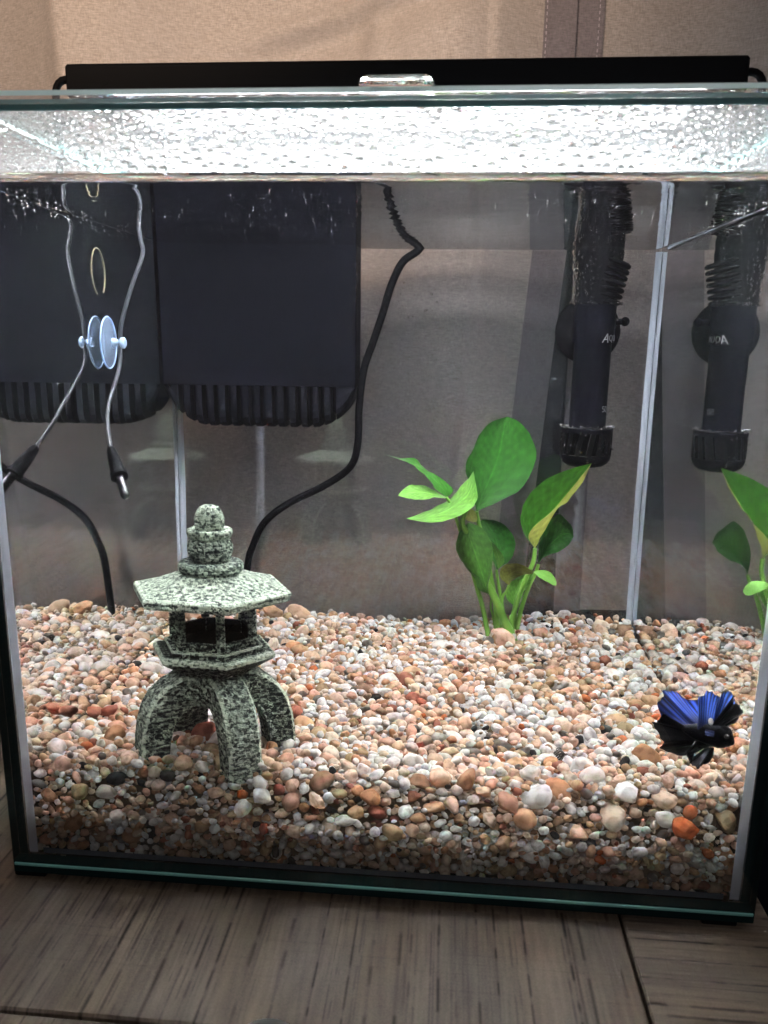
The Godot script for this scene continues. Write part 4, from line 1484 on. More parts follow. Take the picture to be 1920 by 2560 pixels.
# ---------------------------------------------------------------- plant
func spline(row: Array, t: float) -> Vector3:
	var n := row.size() - 1
	var f := clampf(t, 0, 1) * n
	var k := mini(int(f), n - 1)
	var p0: Vector3 = row[maxi(k - 1, 0)]
	var p1: Vector3 = row[k]
	var p2: Vector3 = row[k + 1]
	var p3: Vector3 = row[mini(k + 2, n)]
	return p1.cubic_interpolate(p2, p0, p3, f - k)

func leaf(parent: Node, called: String, tone: String, left: Array, mid: Array, right: Array) -> void:
	var nv := 20
	var nu := 10
	var st := begin()
	var under := begin()
	var wob := noise(120.0, 2, FastNoiseLite.TYPE_SIMPLEX_SMOOTH, parent.get_child_count() + 4)
	var pts := []
	for j in nv + 1:
		var t := float(j) / nv
		var a := spline(left, t)
		var m := spline(mid, t)
		var b := spline(right, t)
		var row := []
		for i in nu + 1:
			var u := 2.0 * i / nu - 1.0
			var p: Vector3 = m * (1 - u * u) + a * (u * (u - 1) * 0.5) + b * (u * (u + 1) * 0.5)
			if tone == "fold":
				p = m.lerp(a, -u) if u < 0 else m.lerp(b, u)
			var w := absf(u) * sin(PI * t)
			p += Vector3(wob.get_noise_3dv(p) * 0.0009 * w, wob.get_noise_3dv(p + Vector3(1, 1, 1)) * 0.0009 * w, wob.get_noise_3dv(p + Vector3(3, 1, 2)) * 0.0022 * w)
			row.append(p)
		pts.append(row)
	for back in [0, 1]:
		for j in nv:
			for i in nu:
				var tool := under if (tone == "fold" and i >= nu / 2) else st
				var q := [[i, j], [i + 1, j], [i + 1, j + 1], [i, j + 1]]
				for k in ([0, 2, 1, 0, 3, 2] if back == 0 else [0, 1, 2, 0, 2, 3]):
					var p: Vector3 = pts[q[k][1]][q[k][0]]
					tool.set_smooth_group(back)
					tool.set_uv(Vector2(float(q[k][0]) / nu, float(q[k][1]) / nv))
					tool.add_vertex(p - Vector3(0, 0, 0.00025 * back))
	st.generate_normals()
	var o := obj(called, st.commit(), mats["leaf_" + tone], parent)
	if tone == "fold":
		under.generate_normals()
		obj("leaf_underside", under.commit(), mats.leaf_yellow, o)
	var notes := {"light": "pale yellow-green leaf", "yellow": "curled olive-yellow leaf"}
	if notes.has(tone):
		o.set_meta("label", notes[tone])

func stem(parent: Node, pts: Array, r0: float, r1: float) -> void:
	obj("stem", tube_mesh(pts, r0, r1, 8), mats.stem, parent)

func build_plant() -> void:
	var plant := thing("plant", "broad-leaved green water plant rooted in the gravel before the back glass", "plant")
	leaf(plant, "leaf", "dark", [Vector3(0.0445, 0.1174, -0.2620), Vector3(0.0416, 0.1283, -0.2609), Vector3(0.0365, 0.1446, -0.2612), Vector3(0.0413, 0.1561, -0.2620), Vector3(0.0446, 0.1642, -0.2632), Vector3(0.0508, 0.1715, -0.2649), Vector3(0.0608, 0.1751, -0.2680)], [Vector3(0.0445, 0.1174, -0.2620), Vector3(0.0478, 0.1281, -0.2637), Vector3(0.0530, 0.1405, -0.2649), Vector3(0.0559, 0.1496, -0.2660), Vector3(0.0579, 0.1593, -0.2669), Vector3(0.0591, 0.1682, -0.2677), Vector3(0.0608, 0.1751, -0.2680)], [Vector3(0.0445, 0.1174, -0.2620), Vector3(0.0543, 0.1228, -0.2595), Vector3(0.0708, 0.1328, -0.2593), Vector3(0.0787, 0.1509, -0.2600), Vector3(0.0749, 0.1636, -0.2613), Vector3(0.0683, 0.1720, -0.2635), Vector3(0.0608, 0.1751, -0.2680)])
	leaf(plant, "leaf", "fold", [Vector3(0.0803, 0.0971, -0.2550), Vector3(0.0728, 0.1068, -0.2528), Vector3(0.0706, 0.1185, -0.2515), Vector3(0.0758, 0.1318, -0.2505), Vector3(0.0862, 0.1411, -0.2498), Vector3(0.0983, 0.1468, -0.2494), Vector3(0.1097, 0.1503, -0.2500)], [Vector3(0.0803, 0.0971, -0.2550), Vector3(0.0761, 0.1036, -0.2570), Vector3(0.0798, 0.1108, -0.2571), Vector3(0.0888, 0.1195, -0.2565), Vector3(0.0961, 0.1294, -0.2554), Vector3(0.1031, 0.1396, -0.2537), Vector3(0.1097, 0.1503, -0.2500)], [Vector3(0.0803, 0.0971, -0.2550), Vector3(0.0818, 0.1016, -0.2513), Vector3(0.0845, 0.1087, -0.2496), Vector3(0.0918, 0.1234, -0.2485), Vector3(0.0973, 0.1282, -0.2479), Vector3(0.1041, 0.1380, -0.2480), Vector3(0.1097, 0.1503, -0.2500)])
	leaf(plant, "leaf", "dark", [Vector3(0.0841, 0.0844, -0.2680), Vector3(0.0838, 0.0953, -0.2665), Vector3(0.0868, 0.1073, -0.2665), Vector3(0.0933, 0.1159, -0.2670), Vector3(0.0992, 0.1134, -0.2679), Vector3(0.1032, 0.1092, -0.2692), Vector3(0.1050, 0.1020, -0.2720)], [Vector3(0.0841, 0.0844, -0.2680), Vector3(0.0875, 0.0918, -0.2701), Vector3(0.0922, 0.0982, -0.2712), Vector3(0.0970, 0.1025, -0.2720), Vector3(0.1010, 0.1038, -0.2725), Vector3(0.1036, 0.1030, -0.2727), Vector3(0.1050, 0.1020, -0.2720)], [Vector3(0.0841, 0.0844, -0.2680), Vector3(0.0862, 0.0886, -0.2665), Vector3(0.0913, 0.0918, -0.2665), Vector3(0.0977, 0.0946, -0.2670), Vector3(0.1017, 0.0975, -0.2679), Vector3(0.1037, 0.1003, -0.2692), Vector3(0.1050, 0.1020, -0.2720)])
	leaf(plant, "leaf", "light", [Vector3(0.0024, 0.1166, -0.2320), Vector3(0.0108, 0.1179, -0.2427), Vector3(0.0226, 0.1232, -0.2475), Vector3(0.0289, 0.1270, -0.2505), Vector3(0.0343, 0.1344, -0.2518), Vector3(0.0389, 0.1394, -0.2513), Vector3(0.0412, 0.1444, -0.2450)], [Vector3(0.0024, 0.1166, -0.2320), Vector3(0.0126, 0.1170, -0.2342), Vector3(0.0244, 0.1206, -0.2363), Vector3(0.0329, 0.1258, -0.2385), Vector3(0.0387, 0.1313, -0.2407), Vector3(0.0410, 0.1382, -0.2428), Vector3(0.0412, 0.1444, -0.2450)], [Vector3(0.0024, 0.1166, -0.2320), Vector3(0.0183, 0.1154, -0.2271), Vector3(0.0292, 0.1184, -0.2270), Vector3(0.0384, 0.1228, -0.2285), Vector3(0.0429, 0.1280, -0.2314), Vector3(0.0431, 0.1353, -0.2358), Vector3(0.0412, 0.1444, -0.2450)])
	leaf(plant, "leaf", "mid", [Vector3(0.0261, 0.1277, -0.2480), Vector3(0.0212, 0.1317, -0.2424), Vector3(0.0163, 0.1379, -0.2397), Vector3(0.0102, 0.1440, -0.2380), Vector3(0.0031, 0.1487, -0.2371), Vector3(-0.0049, 0.1519, -0.2371), Vector3(-0.0114, 0.1531, -0.2400)], [Vector3(0.0261, 0.1277, -0.2480), Vector3(0.0248, 0.1311, -0.2467), Vector3(0.0190, 0.1376, -0.2453), Vector3(0.0117, 0.1445, -0.2440), Vector3(0.0044, 0.1484, -0.2427), Vector3(-0.0043, 0.1516, -0.2413), Vector3(-0.0114, 0.1531, -0.2400)], [Vector3(0.0261, 0.1277, -0.2480), Vector3(0.0296, 0.1319, -0.2509), Vector3(0.0217, 0.1390, -0.2509), Vector3(0.0111, 0.1453, -0.2500), Vector3(0.0074, 0.1503, -0.2483), Vector3(-0.0021, 0.1508, -0.2456), Vector3(-0.0114, 0.1531, -0.2400)])
	leaf(plant, "leaf", "light", [Vector3(0.0265, 0.1275, -0.2440), Vector3(0.0216, 0.1302, -0.2469), Vector3(0.0159, 0.1337, -0.2469), Vector3(0.0094, 0.1352, -0.2460), Vector3(0.0031, 0.1345, -0.2443), Vector3(-0.0007, 0.1315, -0.2416), Vector3(-0.0028, 0.1295, -0.2360)], [Vector3(0.0265, 0.1275, -0.2440), Vector3(0.0217, 0.1292, -0.2427), Vector3(0.0161, 0.1309, -0.2413), Vector3(0.0097, 0.1317, -0.2400), Vector3(0.0042, 0.1313, -0.2387), Vector3(0.0003, 0.1302, -0.2373), Vector3(-0.0028, 0.1295, -0.2360)], [Vector3(0.0265, 0.1275, -0.2440), Vector3(0.0202, 0.1288, -0.2384), Vector3(0.0155, 0.1285, -0.2357), Vector3(0.0100, 0.1280, -0.2340), Vector3(0.0045, 0.1284, -0.2331), Vector3(0.0005, 0.1291, -0.2331), Vector3(-0.0028, 0.1295, -0.2360)])
	leaf(plant, "leaf", "olive", [Vector3(0.0394, 0.1129, -0.2460), Vector3(0.0333, 0.1052, -0.2468), Vector3(0.0333, 0.0941, -0.2461), Vector3(0.0384, 0.0854, -0.2450), Vector3(0.0442, 0.0801, -0.2435), Vector3(0.0465, 0.0732, -0.2415), Vector3(0.0529, 0.0714, -0.2380)], [Vector3(0.0394, 0.1129, -0.2460), Vector3(0.0405, 0.1050, -0.2425), Vector3(0.0440, 0.0957, -0.2405), Vector3(0.0470, 0.0879, -0.2390), Vector3(0.0497, 0.0800, -0.2379), Vector3(0.0515, 0.0749, -0.2372), Vector3(0.0529, 0.0714, -0.2380)], [Vector3(0.0394, 0.1129, -0.2460), Vector3(0.0464, 0.1103, -0.2482), Vector3(0.0527, 0.1032, -0.2480), Vector3(0.0551, 0.0940, -0.2470), Vector3(0.0539, 0.0826, -0.2453), Vector3(0.0523, 0.0764, -0.2429), Vector3(0.0529, 0.0714, -0.2380)])
	leaf(plant, "leaf", "dark", [Vector3(0.0583, 0.0811, -0.2620), Vector3(0.0546, 0.0884, -0.2612), Vector3(0.0515, 0.0958, -0.2619), Vector3(0.0492, 0.1014, -0.2630), Vector3(0.0470, 0.1061, -0.2645), Vector3(0.0465, 0.1091, -0.2665), Vector3(0.0486, 0.1111, -0.2700)], [Vector3(0.0583, 0.0811, -0.2620), Vector3(0.0589, 0.0895, -0.2647), Vector3(0.0578, 0.0968, -0.2665), Vector3(0.0556, 0.1024, -0.2680), Vector3(0.0529, 0.1063, -0.2692), Vector3(0.0505, 0.1097, -0.2701), Vector3(0.0486, 0.1111, -0.2700)], [Vector3(0.0583, 0.0811, -0.2620), Vector3(0.0654, 0.0872, -0.2612), Vector3(0.0687, 0.0948, -0.2619), Vector3(0.0677, 0.1021, -0.2630), Vector3(0.0625, 0.1084, -0.2645), Vector3(0.0559, 0.1112, -0.2665), Vector3(0.0486, 0.1111, -0.2700)])
	leaf(plant, "leaf", "light", [Vector3(0.0586, 0.0834, -0.2540), Vector3(0.0573, 0.0872, -0.2554), Vector3(0.0564, 0.0913, -0.2559), Vector3(0.0554, 0.0946, -0.2560), Vector3(0.0545, 0.0971, -0.2559), Vector3(0.0537, 0.0993, -0.2554), Vector3(0.0530, 0.1012, -0.2540)], [Vector3(0.0586, 0.0834, -0.2540), Vector3(0.0590, 0.0876, -0.2540), Vector3(0.0585, 0.0910, -0.2540), Vector3(0.0574, 0.0943, -0.2540), Vector3(0.0560, 0.0967, -0.2540), Vector3(0.0545, 0.0992, -0.2540), Vector3(0.0530, 0.1012, -0.2540)], [Vector3(0.0586, 0.0834, -0.2540), Vector3(0.0616, 0.0869, -0.2519), Vector3(0.0618, 0.0908, -0.2512), Vector3(0.0601, 0.0942, -0.2510), Vector3(0.0575, 0.0973, -0.2512), Vector3(0.0550, 0.0996, -0.2519), Vector3(0.0530, 0.1012, -0.2540)])
	leaf(plant, "leaf", "yellow", [Vector3(0.0651, 0.0754, -0.2460), Vector3(0.0603, 0.0802, -0.2425), Vector3(0.0592, 0.0855, -0.2409), Vector3(0.0621, 0.0895, -0.2400), Vector3(0.0676, 0.0907, -0.2396), Vector3(0.0736, 0.0889, -0.2398), Vector3(0.0795, 0.0852, -0.2420)], [Vector3(0.0651, 0.0754, -0.2460), Vector3(0.0644, 0.0797, -0.2453), Vector3(0.0659, 0.0833, -0.2447), Vector3(0.0697, 0.0853, -0.2440), Vector3(0.0736, 0.0860, -0.2433), Vector3(0.0768, 0.0859, -0.2427), Vector3(0.0795, 0.0852, -0.2420)], [Vector3(0.0651, 0.0754, -0.2460), Vector3(0.0672, 0.0772, -0.2496), Vector3(0.0704, 0.0801, -0.2503), Vector3(0.0743, 0.0816, -0.2500), Vector3(0.0774, 0.0824, -0.2489), Vector3(0.0789, 0.0835, -0.2469), Vector3(0.0795, 0.0852, -0.2420)])
	leaf(plant, "leaf", "light", [Vector3(0.0787, 0.0853, -0.2420), Vector3(0.0816, 0.0856, -0.2442), Vector3(0.0856, 0.0857, -0.2444), Vector3(0.0896, 0.0845, -0.2440), Vector3(0.0920, 0.0824, -0.2431), Vector3(0.0929, 0.0799, -0.2415), Vector3(0.0925, 0.0785, -0.2380)], [Vector3(0.0787, 0.0853, -0.2420), Vector3(0.0815, 0.0848, -0.2413), Vector3(0.0846, 0.0838, -0.2407), Vector3(0.0874, 0.0827, -0.2400), Vector3(0.0898, 0.0811, -0.2393), Vector3(0.0915, 0.0795, -0.2387), Vector3(0.0925, 0.0785, -0.2380)], [Vector3(0.0787, 0.0853, -0.2420), Vector3(0.0805, 0.0845, -0.2385), Vector3(0.0828, 0.0830, -0.2369), Vector3(0.0859, 0.0817, -0.2360), Vector3(0.0883, 0.0802, -0.2356), Vector3(0.0907, 0.0789, -0.2358), Vector3(0.0925, 0.0785, -0.2380)])
	leaf(plant, "leaf", "light", [Vector3(0.0696, 0.0589, -0.2620), Vector3(0.0652, 0.0634, -0.2606), Vector3(0.0651, 0.0695, -0.2601), Vector3(0.0680, 0.0739, -0.2600), Vector3(0.0719, 0.0775, -0.2601), Vector3(0.0760, 0.0793, -0.2606), Vector3(0.0809, 0.0800, -0.2620)], [Vector3(0.0696, 0.0589, -0.2620), Vector3(0.0695, 0.0629, -0.2634), Vector3(0.0710, 0.0671, -0.2639), Vector3(0.0733, 0.0715, -0.2640), Vector3(0.0756, 0.0751, -0.2639), Vector3(0.0787, 0.0779, -0.2634), Vector3(0.0809, 0.0800, -0.2620)], [Vector3(0.0696, 0.0589, -0.2620), Vector3(0.0726, 0.0646, -0.2606), Vector3(0.0752, 0.0682, -0.2601), Vector3(0.0775, 0.0718, -0.2600), Vector3(0.0790, 0.0744, -0.2601), Vector3(0.0803, 0.0778, -0.2606), Vector3(0.0809, 0.0800, -0.2620)])
	leaf(plant, "leaf", "yellow", [Vector3(0.0444, 0.1125, -0.2520), Vector3(0.0399, 0.1130, -0.2506), Vector3(0.0366, 0.1154, -0.2501), Vector3(0.0353, 0.1173, -0.2500), Vector3(0.0369, 0.1191, -0.2501), Vector3(0.0392, 0.1204, -0.2506), Vector3(0.0409, 0.1204, -0.2520)], [Vector3(0.0444, 0.1125, -0.2520), Vector3(0.0425, 0.1136, -0.2520), Vector3(0.0411, 0.1155, -0.2520), Vector3(0.0406, 0.1169, -0.2520), Vector3(0.0405, 0.1181, -0.2520), Vector3(0.0407, 0.1194, -0.2520), Vector3(0.0409, 0.1204, -0.2520)], [Vector3(0.0444, 0.1125, -0.2520), Vector3(0.0449, 0.1143, -0.2534), Vector3(0.0445, 0.1160, -0.2539), Vector3(0.0440, 0.1175, -0.2540), Vector3(0.0432, 0.1187, -0.2539), Vector3(0.0420, 0.1198, -0.2534), Vector3(0.0409, 0.1204, -0.2520)])
	stem(plant, [Vector3(0.0549, 0.0391, -0.2500), Vector3(0.0525, 0.0501, -0.2500), Vector3(0.0495, 0.0624, -0.2480), Vector3(0.0468, 0.0708, -0.2460), Vector3(0.0440, 0.0795, -0.2500), Vector3(0.0371, 0.1001, -0.2500), Vector3(0.0337, 0.1103, -0.2480), Vector3(0.0291, 0.1228, -0.2460), Vector3(0.0257, 0.1283, -0.2440)], 0.0017, 0.0009)
	stem(plant, [Vector3(0.0698, 0.0408, -0.2440), Vector3(0.0649, 0.0504, -0.2450), Vector3(0.0609, 0.0587, -0.2450), Vector3(0.0568, 0.0680, -0.2440), Vector3(0.0520, 0.0768, -0.2430), Vector3(0.0464, 0.0901, -0.2480), Vector3(0.0402, 0.1043, -0.2460), Vector3(0.0357, 0.1139, -0.2420), Vector3(0.0400, 0.1266, -0.2400)], 0.003, 0.0014)
	stem(plant, [Vector3(0.0691, 0.0412, -0.2540), Vector3(0.0687, 0.0512, -0.2550), Vector3(0.0715, 0.0631, -0.2560), Vector3(0.0757, 0.0769, -0.2560), Vector3(0.0797, 0.0881, -0.2560), Vector3(0.0803, 0.0971, -0.2550)], 0.0019, 0.0013)
	stem(plant, [Vector3(0.0720, 0.0376, -0.2580), Vector3(0.0725, 0.0469, -0.2590), Vector3(0.0750, 0.0592, -0.2620), Vector3(0.0790, 0.0718, -0.2640), Vector3(0.0825, 0.0792, -0.2660), Vector3(0.0841, 0.0844, -0.2680)], 0.0017, 0.0011)
	stem(plant, [Vector3(0.0603, 0.0376, -0.2560), Vector3(0.0595, 0.0485, -0.2570), Vector3(0.0577, 0.0634, -0.2590), Vector3(0.0547, 0.0771, -0.2620), Vector3(0.0498, 0.0979, -0.2640), Vector3(0.0460, 0.1104, -0.2640), Vector3(0.0445, 0.1174, -0.2620)], 0.0018, 0.0012)
	stem(plant, [Vector3(0.0649, 0.0416, -0.2520), Vector3(0.0626, 0.0581, -0.2540), Vector3(0.0602, 0.0700, -0.2570), Vector3(0.0580, 0.0816, -0.2600)], 0.0015, 0.0009)
	stem(plant, [Vector3(0.0622, 0.0426, -0.2480), Vector3(0.0616, 0.0655, -0.2480), Vector3(0.0637, 0.0709, -0.2470), Vector3(0.0651, 0.0754, -0.2460)], 0.0014, 0.0008)
	stem(plant, [Vector3(0.0692, 0.0377, -0.2600), Vector3(0.0708, 0.0497, -0.2610), Vector3(0.0710, 0.0546, -0.2620), Vector3(0.0696, 0.0589, -0.2620)], 0.0012, 0.0008)
	stem(plant, [Vector3(0.0599, 0.0378, -0.2580), Vector3(0.0573, 0.0513, -0.2590), Vector3(0.0554, 0.0581, -0.2590), Vector3(0.0560, 0.0648, -0.2600)], 0.0009, 0.0006)

# ---------------------------------------------------------------- fish
func fin(parent: Node, called: String, tone: String, inner: Array, outer: Array, amp: float) -> void:
	var nu := 64
	var nv := 16
	var st := begin()
	var r := RandomNumberGenerator.new()
	r.seed = parent.get_child_count() * 7 + 3
	var rays := []
	for k in 24:
		rays.append(r.randf())
	var grid := []
	var cols := []
	for i in nu + 1:
		var s := float(i) / nu
		var row := []
		var crow := []
		var rag := 1.0 + 0.035 * sin(s * 41.0) * sin(s * 17.0 + 1.0) + 0.008 * sin(s * 95.0)
		for j in nv + 1:
			var t := float(j) / nv
			# the rays bend as they run out
			var s2 := clampf(s + 0.045 * sin(t * 2.8 + s * 4.0) * sin(PI * s), 0.0, 1.0)
			var p := spline(inner, s2).lerp(spline(outer, s), t * rag)
			p.z += amp * (2.0 * sin(s * 13.0 + t * 1.6) * t + 0.5 * sin(s * 37.0 + t) * t * t)
			p.y += amp * 0.6 * sin(s * 17.0 + 2.0) * t * t
			row.append(p)
			var f := fposmod(s * 15.0 + 0.25 * sin(s * 9.0 + t * 2.0), 1.0)
			var band := smoothstep(0.15, 0.45, f) * smoothstep(0.98, 0.7, f)
			var c := Color(0.006, 0.006, 0.009)
			if tone.begins_with("blue"):
				var m: float = band * smoothstep(0.06, 0.60, t) * (0.4 + 0.55 * rays[int(s * 15.0) % 24])
				var bright := Color(0.035, 0.10, 0.60) if tone == "blue" else Color(0.055, 0.16, 0.72)
				c = Color(0.007, 0.010, 0.06).lerp(bright, m)
				c = c.lerp(Color(0.006, 0.007, 0.02), smoothstep(0.93, 1.0, t) * 0.7)
			elif tone == "dark":
				c = Color(0.02, 0.035, 0.10)
			crow.append(c)
		grid.append(row)
		cols.append(crow)
	for back in [0, 1]:
		for i in nu:
			for j in nv:
				var q := [[i, j], [i + 1, j], [i + 1, j + 1], [i, j + 1]]
				for k in ([0, 1, 2, 0, 2, 3] if back == 0 else [0, 2, 1, 0, 3, 2]):
					st.set_smooth_group(back)
					st.set_color(cols[q[k][0]][q[k][1]])
					st.add_vertex(grid[q[k][0]][q[k][1]] - Vector3(0, 0, 0.0002 * back))
	st.generate_normals()
	obj(called, st.commit(), mats.fish_fin, parent)

func fish_body(parent: Node, spine: Array, radii: Array) -> void:
	var st := begin()
	var n := 40
	var m := 24
	var rings := []
	for i in n + 1:
		var s := float(i) / n
		var c := spline(spine, s)
		var d := (spline(spine, minf(s + 0.02, 1)) - spline(spine, maxf(s - 0.02, 0))).normalized()
		var f := s * (radii.size() - 1)
		var k := mini(int(f), radii.size() - 2)
		var r: float = lerpf(radii[k], radii[k + 1], smoothstep(0, 1, f - k) * 0.3 + (f - k) * 0.7)
		var up := (Vector3.UP - d * d.y).normalized()
		var side := d.cross(up)
		var ring := []
		for j in m:
			var a := TAU * j / m
			ring.append(c + up * sin(a) * r + side * cos(a) * r * 0.62)
		rings.append(ring)
	for i in n:
		for j in m:
			var q := [rings[i][j], rings[i][(j + 1) % m], rings[i + 1][(j + 1) % m], rings[i + 1][j]]
			for k in [0, 1, 2, 0, 2, 3]: st.add_vertex(q[k])
	for e in [0, n]:
		var c: Vector3 = spine[0] if e == 0 else spine[spine.size() - 1]
		for j in m:
			var q := [c, rings[e][(j + 1) % m], rings[e][j]] if e == 0 else [c, rings[e][j], rings[e][(j + 1) % m]]
			for p in q: st.add_vertex(p)
	st.generate_normals()
	obj("body", st.commit(), mats.fish_black, parent)

func fish_gap(parent: Node, at: Vector3, rx: float, ry: float, turn: float) -> void:
	var o := obj("gap_patch", lathe_mesh(sphere_prof(1.0, -90, 90, 8), 18), mats.gap_pale, parent)  # pale oval standing in for a see-through gap in the fins
	o.transform = Transform3D(Basis(Vector3.BACK, turn) * Basis.from_scale(Vector3(rx, ry, 0.0006)), at)

func fish_eye(parent: Node, at: Vector3) -> void:
	var e := obj("eye", lathe_mesh(sphere_prof(0.00095, -90, 90, 8), 14, at), mats.shell, parent)
	obj("pupil", lathe_mesh(sphere_prof(0.00060, -90, 90, 8), 14, at + Vector3(0.0001, 0.0001, 0.00052)), mats.glossy_black, e)

func build_fish() -> void:
	var fish := thing("betta_fish", "black and blue fish with flared fins, swimming low near the right glass", "fish")
	fish_body(fish, [Vector3(0.1213, 0.0717, -0.0255), Vector3(0.1239, 0.0711, -0.0251), Vector3(0.1264, 0.0706, -0.0247), Vector3(0.1292, 0.0704, -0.0243), Vector3(0.1319, 0.0701, -0.0239), Vector3(0.1347, 0.0697, -0.0235), Vector3(0.1370, 0.0691, -0.0231), Vector3(0.1386, 0.0685, -0.0227), Vector3(0.1398, 0.0681, -0.0223), Vector3(0.1406, 0.0679, -0.0219), Vector3(0.1410, 0.0679, -0.0215)], [0.00087, 0.00231, 0.00334, 0.00406, 0.00457, 0.00501, 0.00504, 0.00411, 0.00278, 0.00154, 0.00051])
	fin(fish, "tail_fin", "blue", [Vector3(0.1224, 0.0711, -0.0255), Vector3(0.1237, 0.0709, -0.0255), Vector3(0.1250, 0.0708, -0.0255), Vector3(0.1263, 0.0709, -0.0255), Vector3(0.1275, 0.0711, -0.0255), Vector3(0.1291, 0.0715, -0.0255), Vector3(0.1306, 0.0718, -0.0255), Vector3(0.1324, 0.0719, -0.0255), Vector3(0.1339, 0.0720, -0.0255)], [Vector3(0.1184, 0.0702, -0.0355), Vector3(0.1159, 0.0719, -0.0355), Vector3(0.1141, 0.0759, -0.0355), Vector3(0.1151, 0.0804, -0.0355), Vector3(0.1140, 0.0852, -0.0355), Vector3(0.1173, 0.0830, -0.0355), Vector3(0.1202, 0.0821, -0.0355), Vector3(0.1245, 0.0812, -0.0355), Vector3(0.1286, 0.0818, -0.0355)], 0.0012)
	fin(fish, "dorsal_fin", "bluedark", [Vector3(0.1268, 0.0721, -0.0225), Vector3(0.1283, 0.0722, -0.0225), Vector3(0.1299, 0.0724, -0.0225), Vector3(0.1311, 0.0725, -0.0225), Vector3(0.1324, 0.0726, -0.0225), Vector3(0.1339, 0.0725, -0.0225), Vector3(0.1354, 0.0726, -0.0225)], [Vector3(0.1264, 0.0843, -0.0275), Vector3(0.1289, 0.0853, -0.0275), Vector3(0.1316, 0.0859, -0.0275), Vector3(0.1342, 0.0860, -0.0275), Vector3(0.1365, 0.0859, -0.0275), Vector3(0.1399, 0.0858, -0.0275), Vector3(0.1411, 0.0821, -0.0275)], 0.001)
	fin(fish, "dorsal_edge", "black", [Vector3(0.1323, 0.0746, -0.0225), Vector3(0.1327, 0.0740, -0.0225), Vector3(0.1333, 0.0738, -0.0225), Vector3(0.1341, 0.0735, -0.0225), Vector3(0.1354, 0.0733, -0.0225), Vector3(0.1364, 0.0731, -0.0225)], [Vector3(0.1386, 0.0872, -0.0230), Vector3(0.1398, 0.0836, -0.0230), Vector3(0.1421, 0.0824, -0.0230), Vector3(0.1432, 0.0800, -0.0230), Vector3(0.1419, 0.0771, -0.0230), Vector3(0.1385, 0.0750, -0.0230)], 0.0006)
	fin(fish, "anal_fin", "black", [Vector3(0.1234, 0.0719, -0.0255), Vector3(0.1234, 0.0716, -0.0255), Vector3(0.1238, 0.0703, -0.0255), Vector3(0.1257, 0.0687, -0.0255), Vector3(0.1279, 0.0674, -0.0255), Vector3(0.1303, 0.0664, -0.0255), Vector3(0.1325, 0.0656, -0.0255), Vector3(0.1340, 0.0653, -0.0255)], [Vector3(0.1125, 0.0786, -0.0215), Vector3(0.1112, 0.0755, -0.0215), Vector3(0.1097, 0.0731, -0.0215), Vector3(0.1115, 0.0699, -0.0215), Vector3(0.1144, 0.0666, -0.0215), Vector3(0.1133, 0.0619, -0.0215), Vector3(0.1188, 0.0621, -0.0215), Vector3(0.1245, 0.0619, -0.0215)], 0.0011)
	fin(fish, "anal_fin", "black", [Vector3(0.1279, 0.0674, -0.0255), Vector3(0.1303, 0.0664, -0.0255), Vector3(0.1325, 0.0656, -0.0255), Vector3(0.1340, 0.0653, -0.0255), Vector3(0.1356, 0.0650, -0.0255)], [Vector3(0.1225, 0.0616, -0.0215), Vector3(0.1245, 0.0622, -0.0215), Vector3(0.1264, 0.0636, -0.0215), Vector3(0.1284, 0.0646, -0.0215), Vector3(0.1308, 0.0654, -0.0215)], 0.0006)
	fin(fish, "pelvic_fin", "black", [Vector3(0.1304, 0.0648, -0.0215), Vector3(0.1314, 0.0650, -0.0215), Vector3(0.1324, 0.0650, -0.0215), Vector3(0.1334, 0.0650, -0.0215), Vector3(0.1337, 0.0647, -0.0215)], [Vector3(0.1252, 0.0621, -0.0185), Vector3(0.1245, 0.0586, -0.0185), Vector3(0.1272, 0.0575, -0.0185), Vector3(0.1297, 0.0579, -0.0185), Vector3(0.1326, 0.0629, -0.0185)], 0.0006)
	fin(fish, "pelvic_fin", "black", [Vector3(0.1236, 0.0624, -0.0235), Vector3(0.1249, 0.0624, -0.0235), Vector3(0.1262, 0.0625, -0.0235), Vector3(0.1269, 0.0626, -0.0235)], [Vector3(0.1224, 0.0625, -0.0185), Vector3(0.1229, 0.0617, -0.0185), Vector3(0.1247, 0.0593, -0.0185), Vector3(0.1254, 0.0619, -0.0185)], 0.0003)
	fin(fish, "pectoral_fin", "dark", [Vector3(0.1322, 0.0732, -0.0185), Vector3(0.1323, 0.0721, -0.0185), Vector3(0.1322, 0.0709, -0.0185)], [Vector3(0.1281, 0.0749, -0.0155), Vector3(0.1281, 0.0729, -0.0155), Vector3(0.1291, 0.0724, -0.0155)], 0.0003)
	fish_gap(fish, Vector3(0.1298, 0.0781, -0.0160), 0.00095, 0.00150, 0.25)
	fish_eye(fish, Vector3(0.1370, 0.0713, -0.0183))

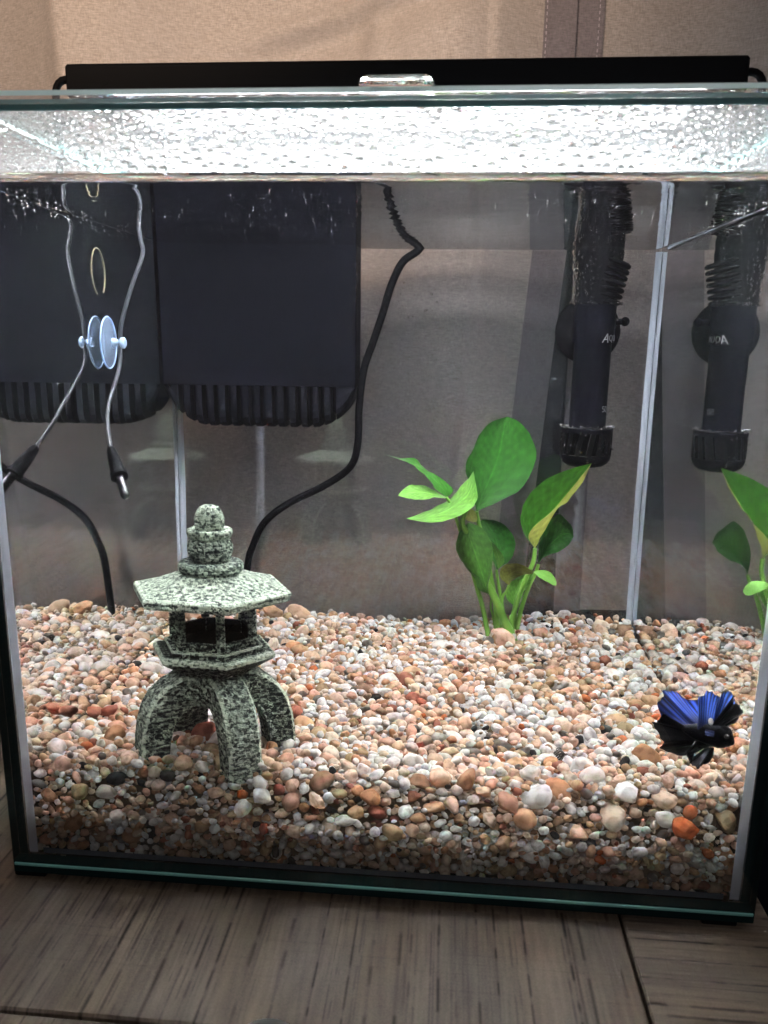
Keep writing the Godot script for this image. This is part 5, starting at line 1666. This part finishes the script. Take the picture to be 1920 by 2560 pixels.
# ---------------------------------------------------------------- snail and bubbles
func build_small_things() -> void:
	var s := thing("snail_shell", "tiny dark spiral snail shell lying on the gravel before the fish", "shell", Vector3(0.0777, 0.0415, -0.0581) + Vector3(0, 0.0012, 0))
	s.rotation = Vector3(0.5, 0.4, 2.3)
	for e in [["spiral", 0.0, mats.shell], ["pale_band", 1.0, mats.shell_band]]:
		var st := begin()
		var pts := []
		var rad := []
		for k in 90:
			var f := k / 89.0
			var a := f * TAU * 4.5
			var w := 0.0004 + 0.0021 * f
			pts.append(Vector3(cos(a) * w * (1.0 + 0.03 * e[1]), 0.0050 - 0.0082 * f + (0.0008 * f if e[1] > 0 else 0.0), sin(a) * w * (1.0 + 0.03 * e[1])))
		for k in 89:
			tube(st, [pts[k], pts[k + 1]], (0.0003 + 0.0013 * k / 89.0) * (1.0 - 0.62 * e[1]), (0.0003 + 0.0013 * (k + 1) / 89.0) * (1.0 - 0.62 * e[1]), 8, false, false)
		obj(e[0], st.commit(), e[2], s)
	# air bubbles: the faces look into the bubble, as water meets air there
	var ball := lathe_mesh(sphere_prof(1.0, -90, 90, 9), 14, Vector3.ZERO, Basis(), true)
	var put := []
	var hc := Vector3(0.1078, 0, -0.266)
	for k in 330:
		var a := rng.randf_range(-1.7, 1.0)
		var y := rng.randf_range(0.2405, 0.2705)
		var r := 0.0122 + 0.0016 * smoothstep(0.25, 0.268, y)
		if k % 5 < 2:
			a = rng.randf_range(-1.75, -1.0)
		if k % 7 == 0:
			y = 0.2412 + rng.randf_range(-0.0006, 0.0006)
			a = rng.randf_range(-1.6, 1.6)
		if k % 4 == 0:
			y = rng.randf_range(0.1700, 0.1715)
			r = rng.randf_range(0.0118, 0.0154)
			a = rng.randf_range(-1.7, 1.7)
		if k % 11 == 0:
			y = rng.randf_range(0.150, 0.168)
			r = 0.0154
			a = rng.randf_range(-1.4, 1.4)
		var s2 := rng.randf_range(0.0003, 0.0008)
		put.append(Transform3D(Basis.from_scale(Vector3.ONE * s2), hc + Vector3(sin(a) * (r + s2 * 0.8), y, cos(a) * (r + s2 * 0.8))))
	for k in 55:
		put.append(Transform3D(Basis.from_scale(Vector3.ONE * rng.randf_range(0.0002, 0.0006)), Vector3(-0.0300 + rng.randf_range(-0.0045, 0.0006), rng.randf_range(0.222, 0.266), -0.2527)))
	for k in 14:
		put.append(Transform3D(Basis.from_scale(Vector3.ONE * rng.randf_range(0.0003, 0.0007)), Vector3(rng.randf_range(-0.006, 0.018), rng.randf_range(0.232, 0.252), -0.26 - rng.randf_range(0, 0.01))))
	for k in 150:
		put.append(Transform3D(Basis.from_scale(Vector3.ONE * rng.randf_range(0.00012, 0.00030)), Vector3(rng.randf_range(-0.135, 0.135), WL - 0.0005, rng.randf_range(-0.24, -0.03))))
	for k in 60:
		var sx := -1.0 if k % 2 else 1.0
		put.append(Transform3D(Basis.from_scale(Vector3.ONE * rng.randf_range(0.0002, 0.0005)), Vector3(sx * (0.1435 - rng.randf_range(0, 0.006)), WL - 0.0005 - rng.randf_range(0, 0.0008), rng.randf_range(-0.22, -0.03))))
	var bub := multi("air_bubbles", ball, mats.water, put)
	tag(bub, "tiny bright air bubbles clinging to the heater and under the water surface")
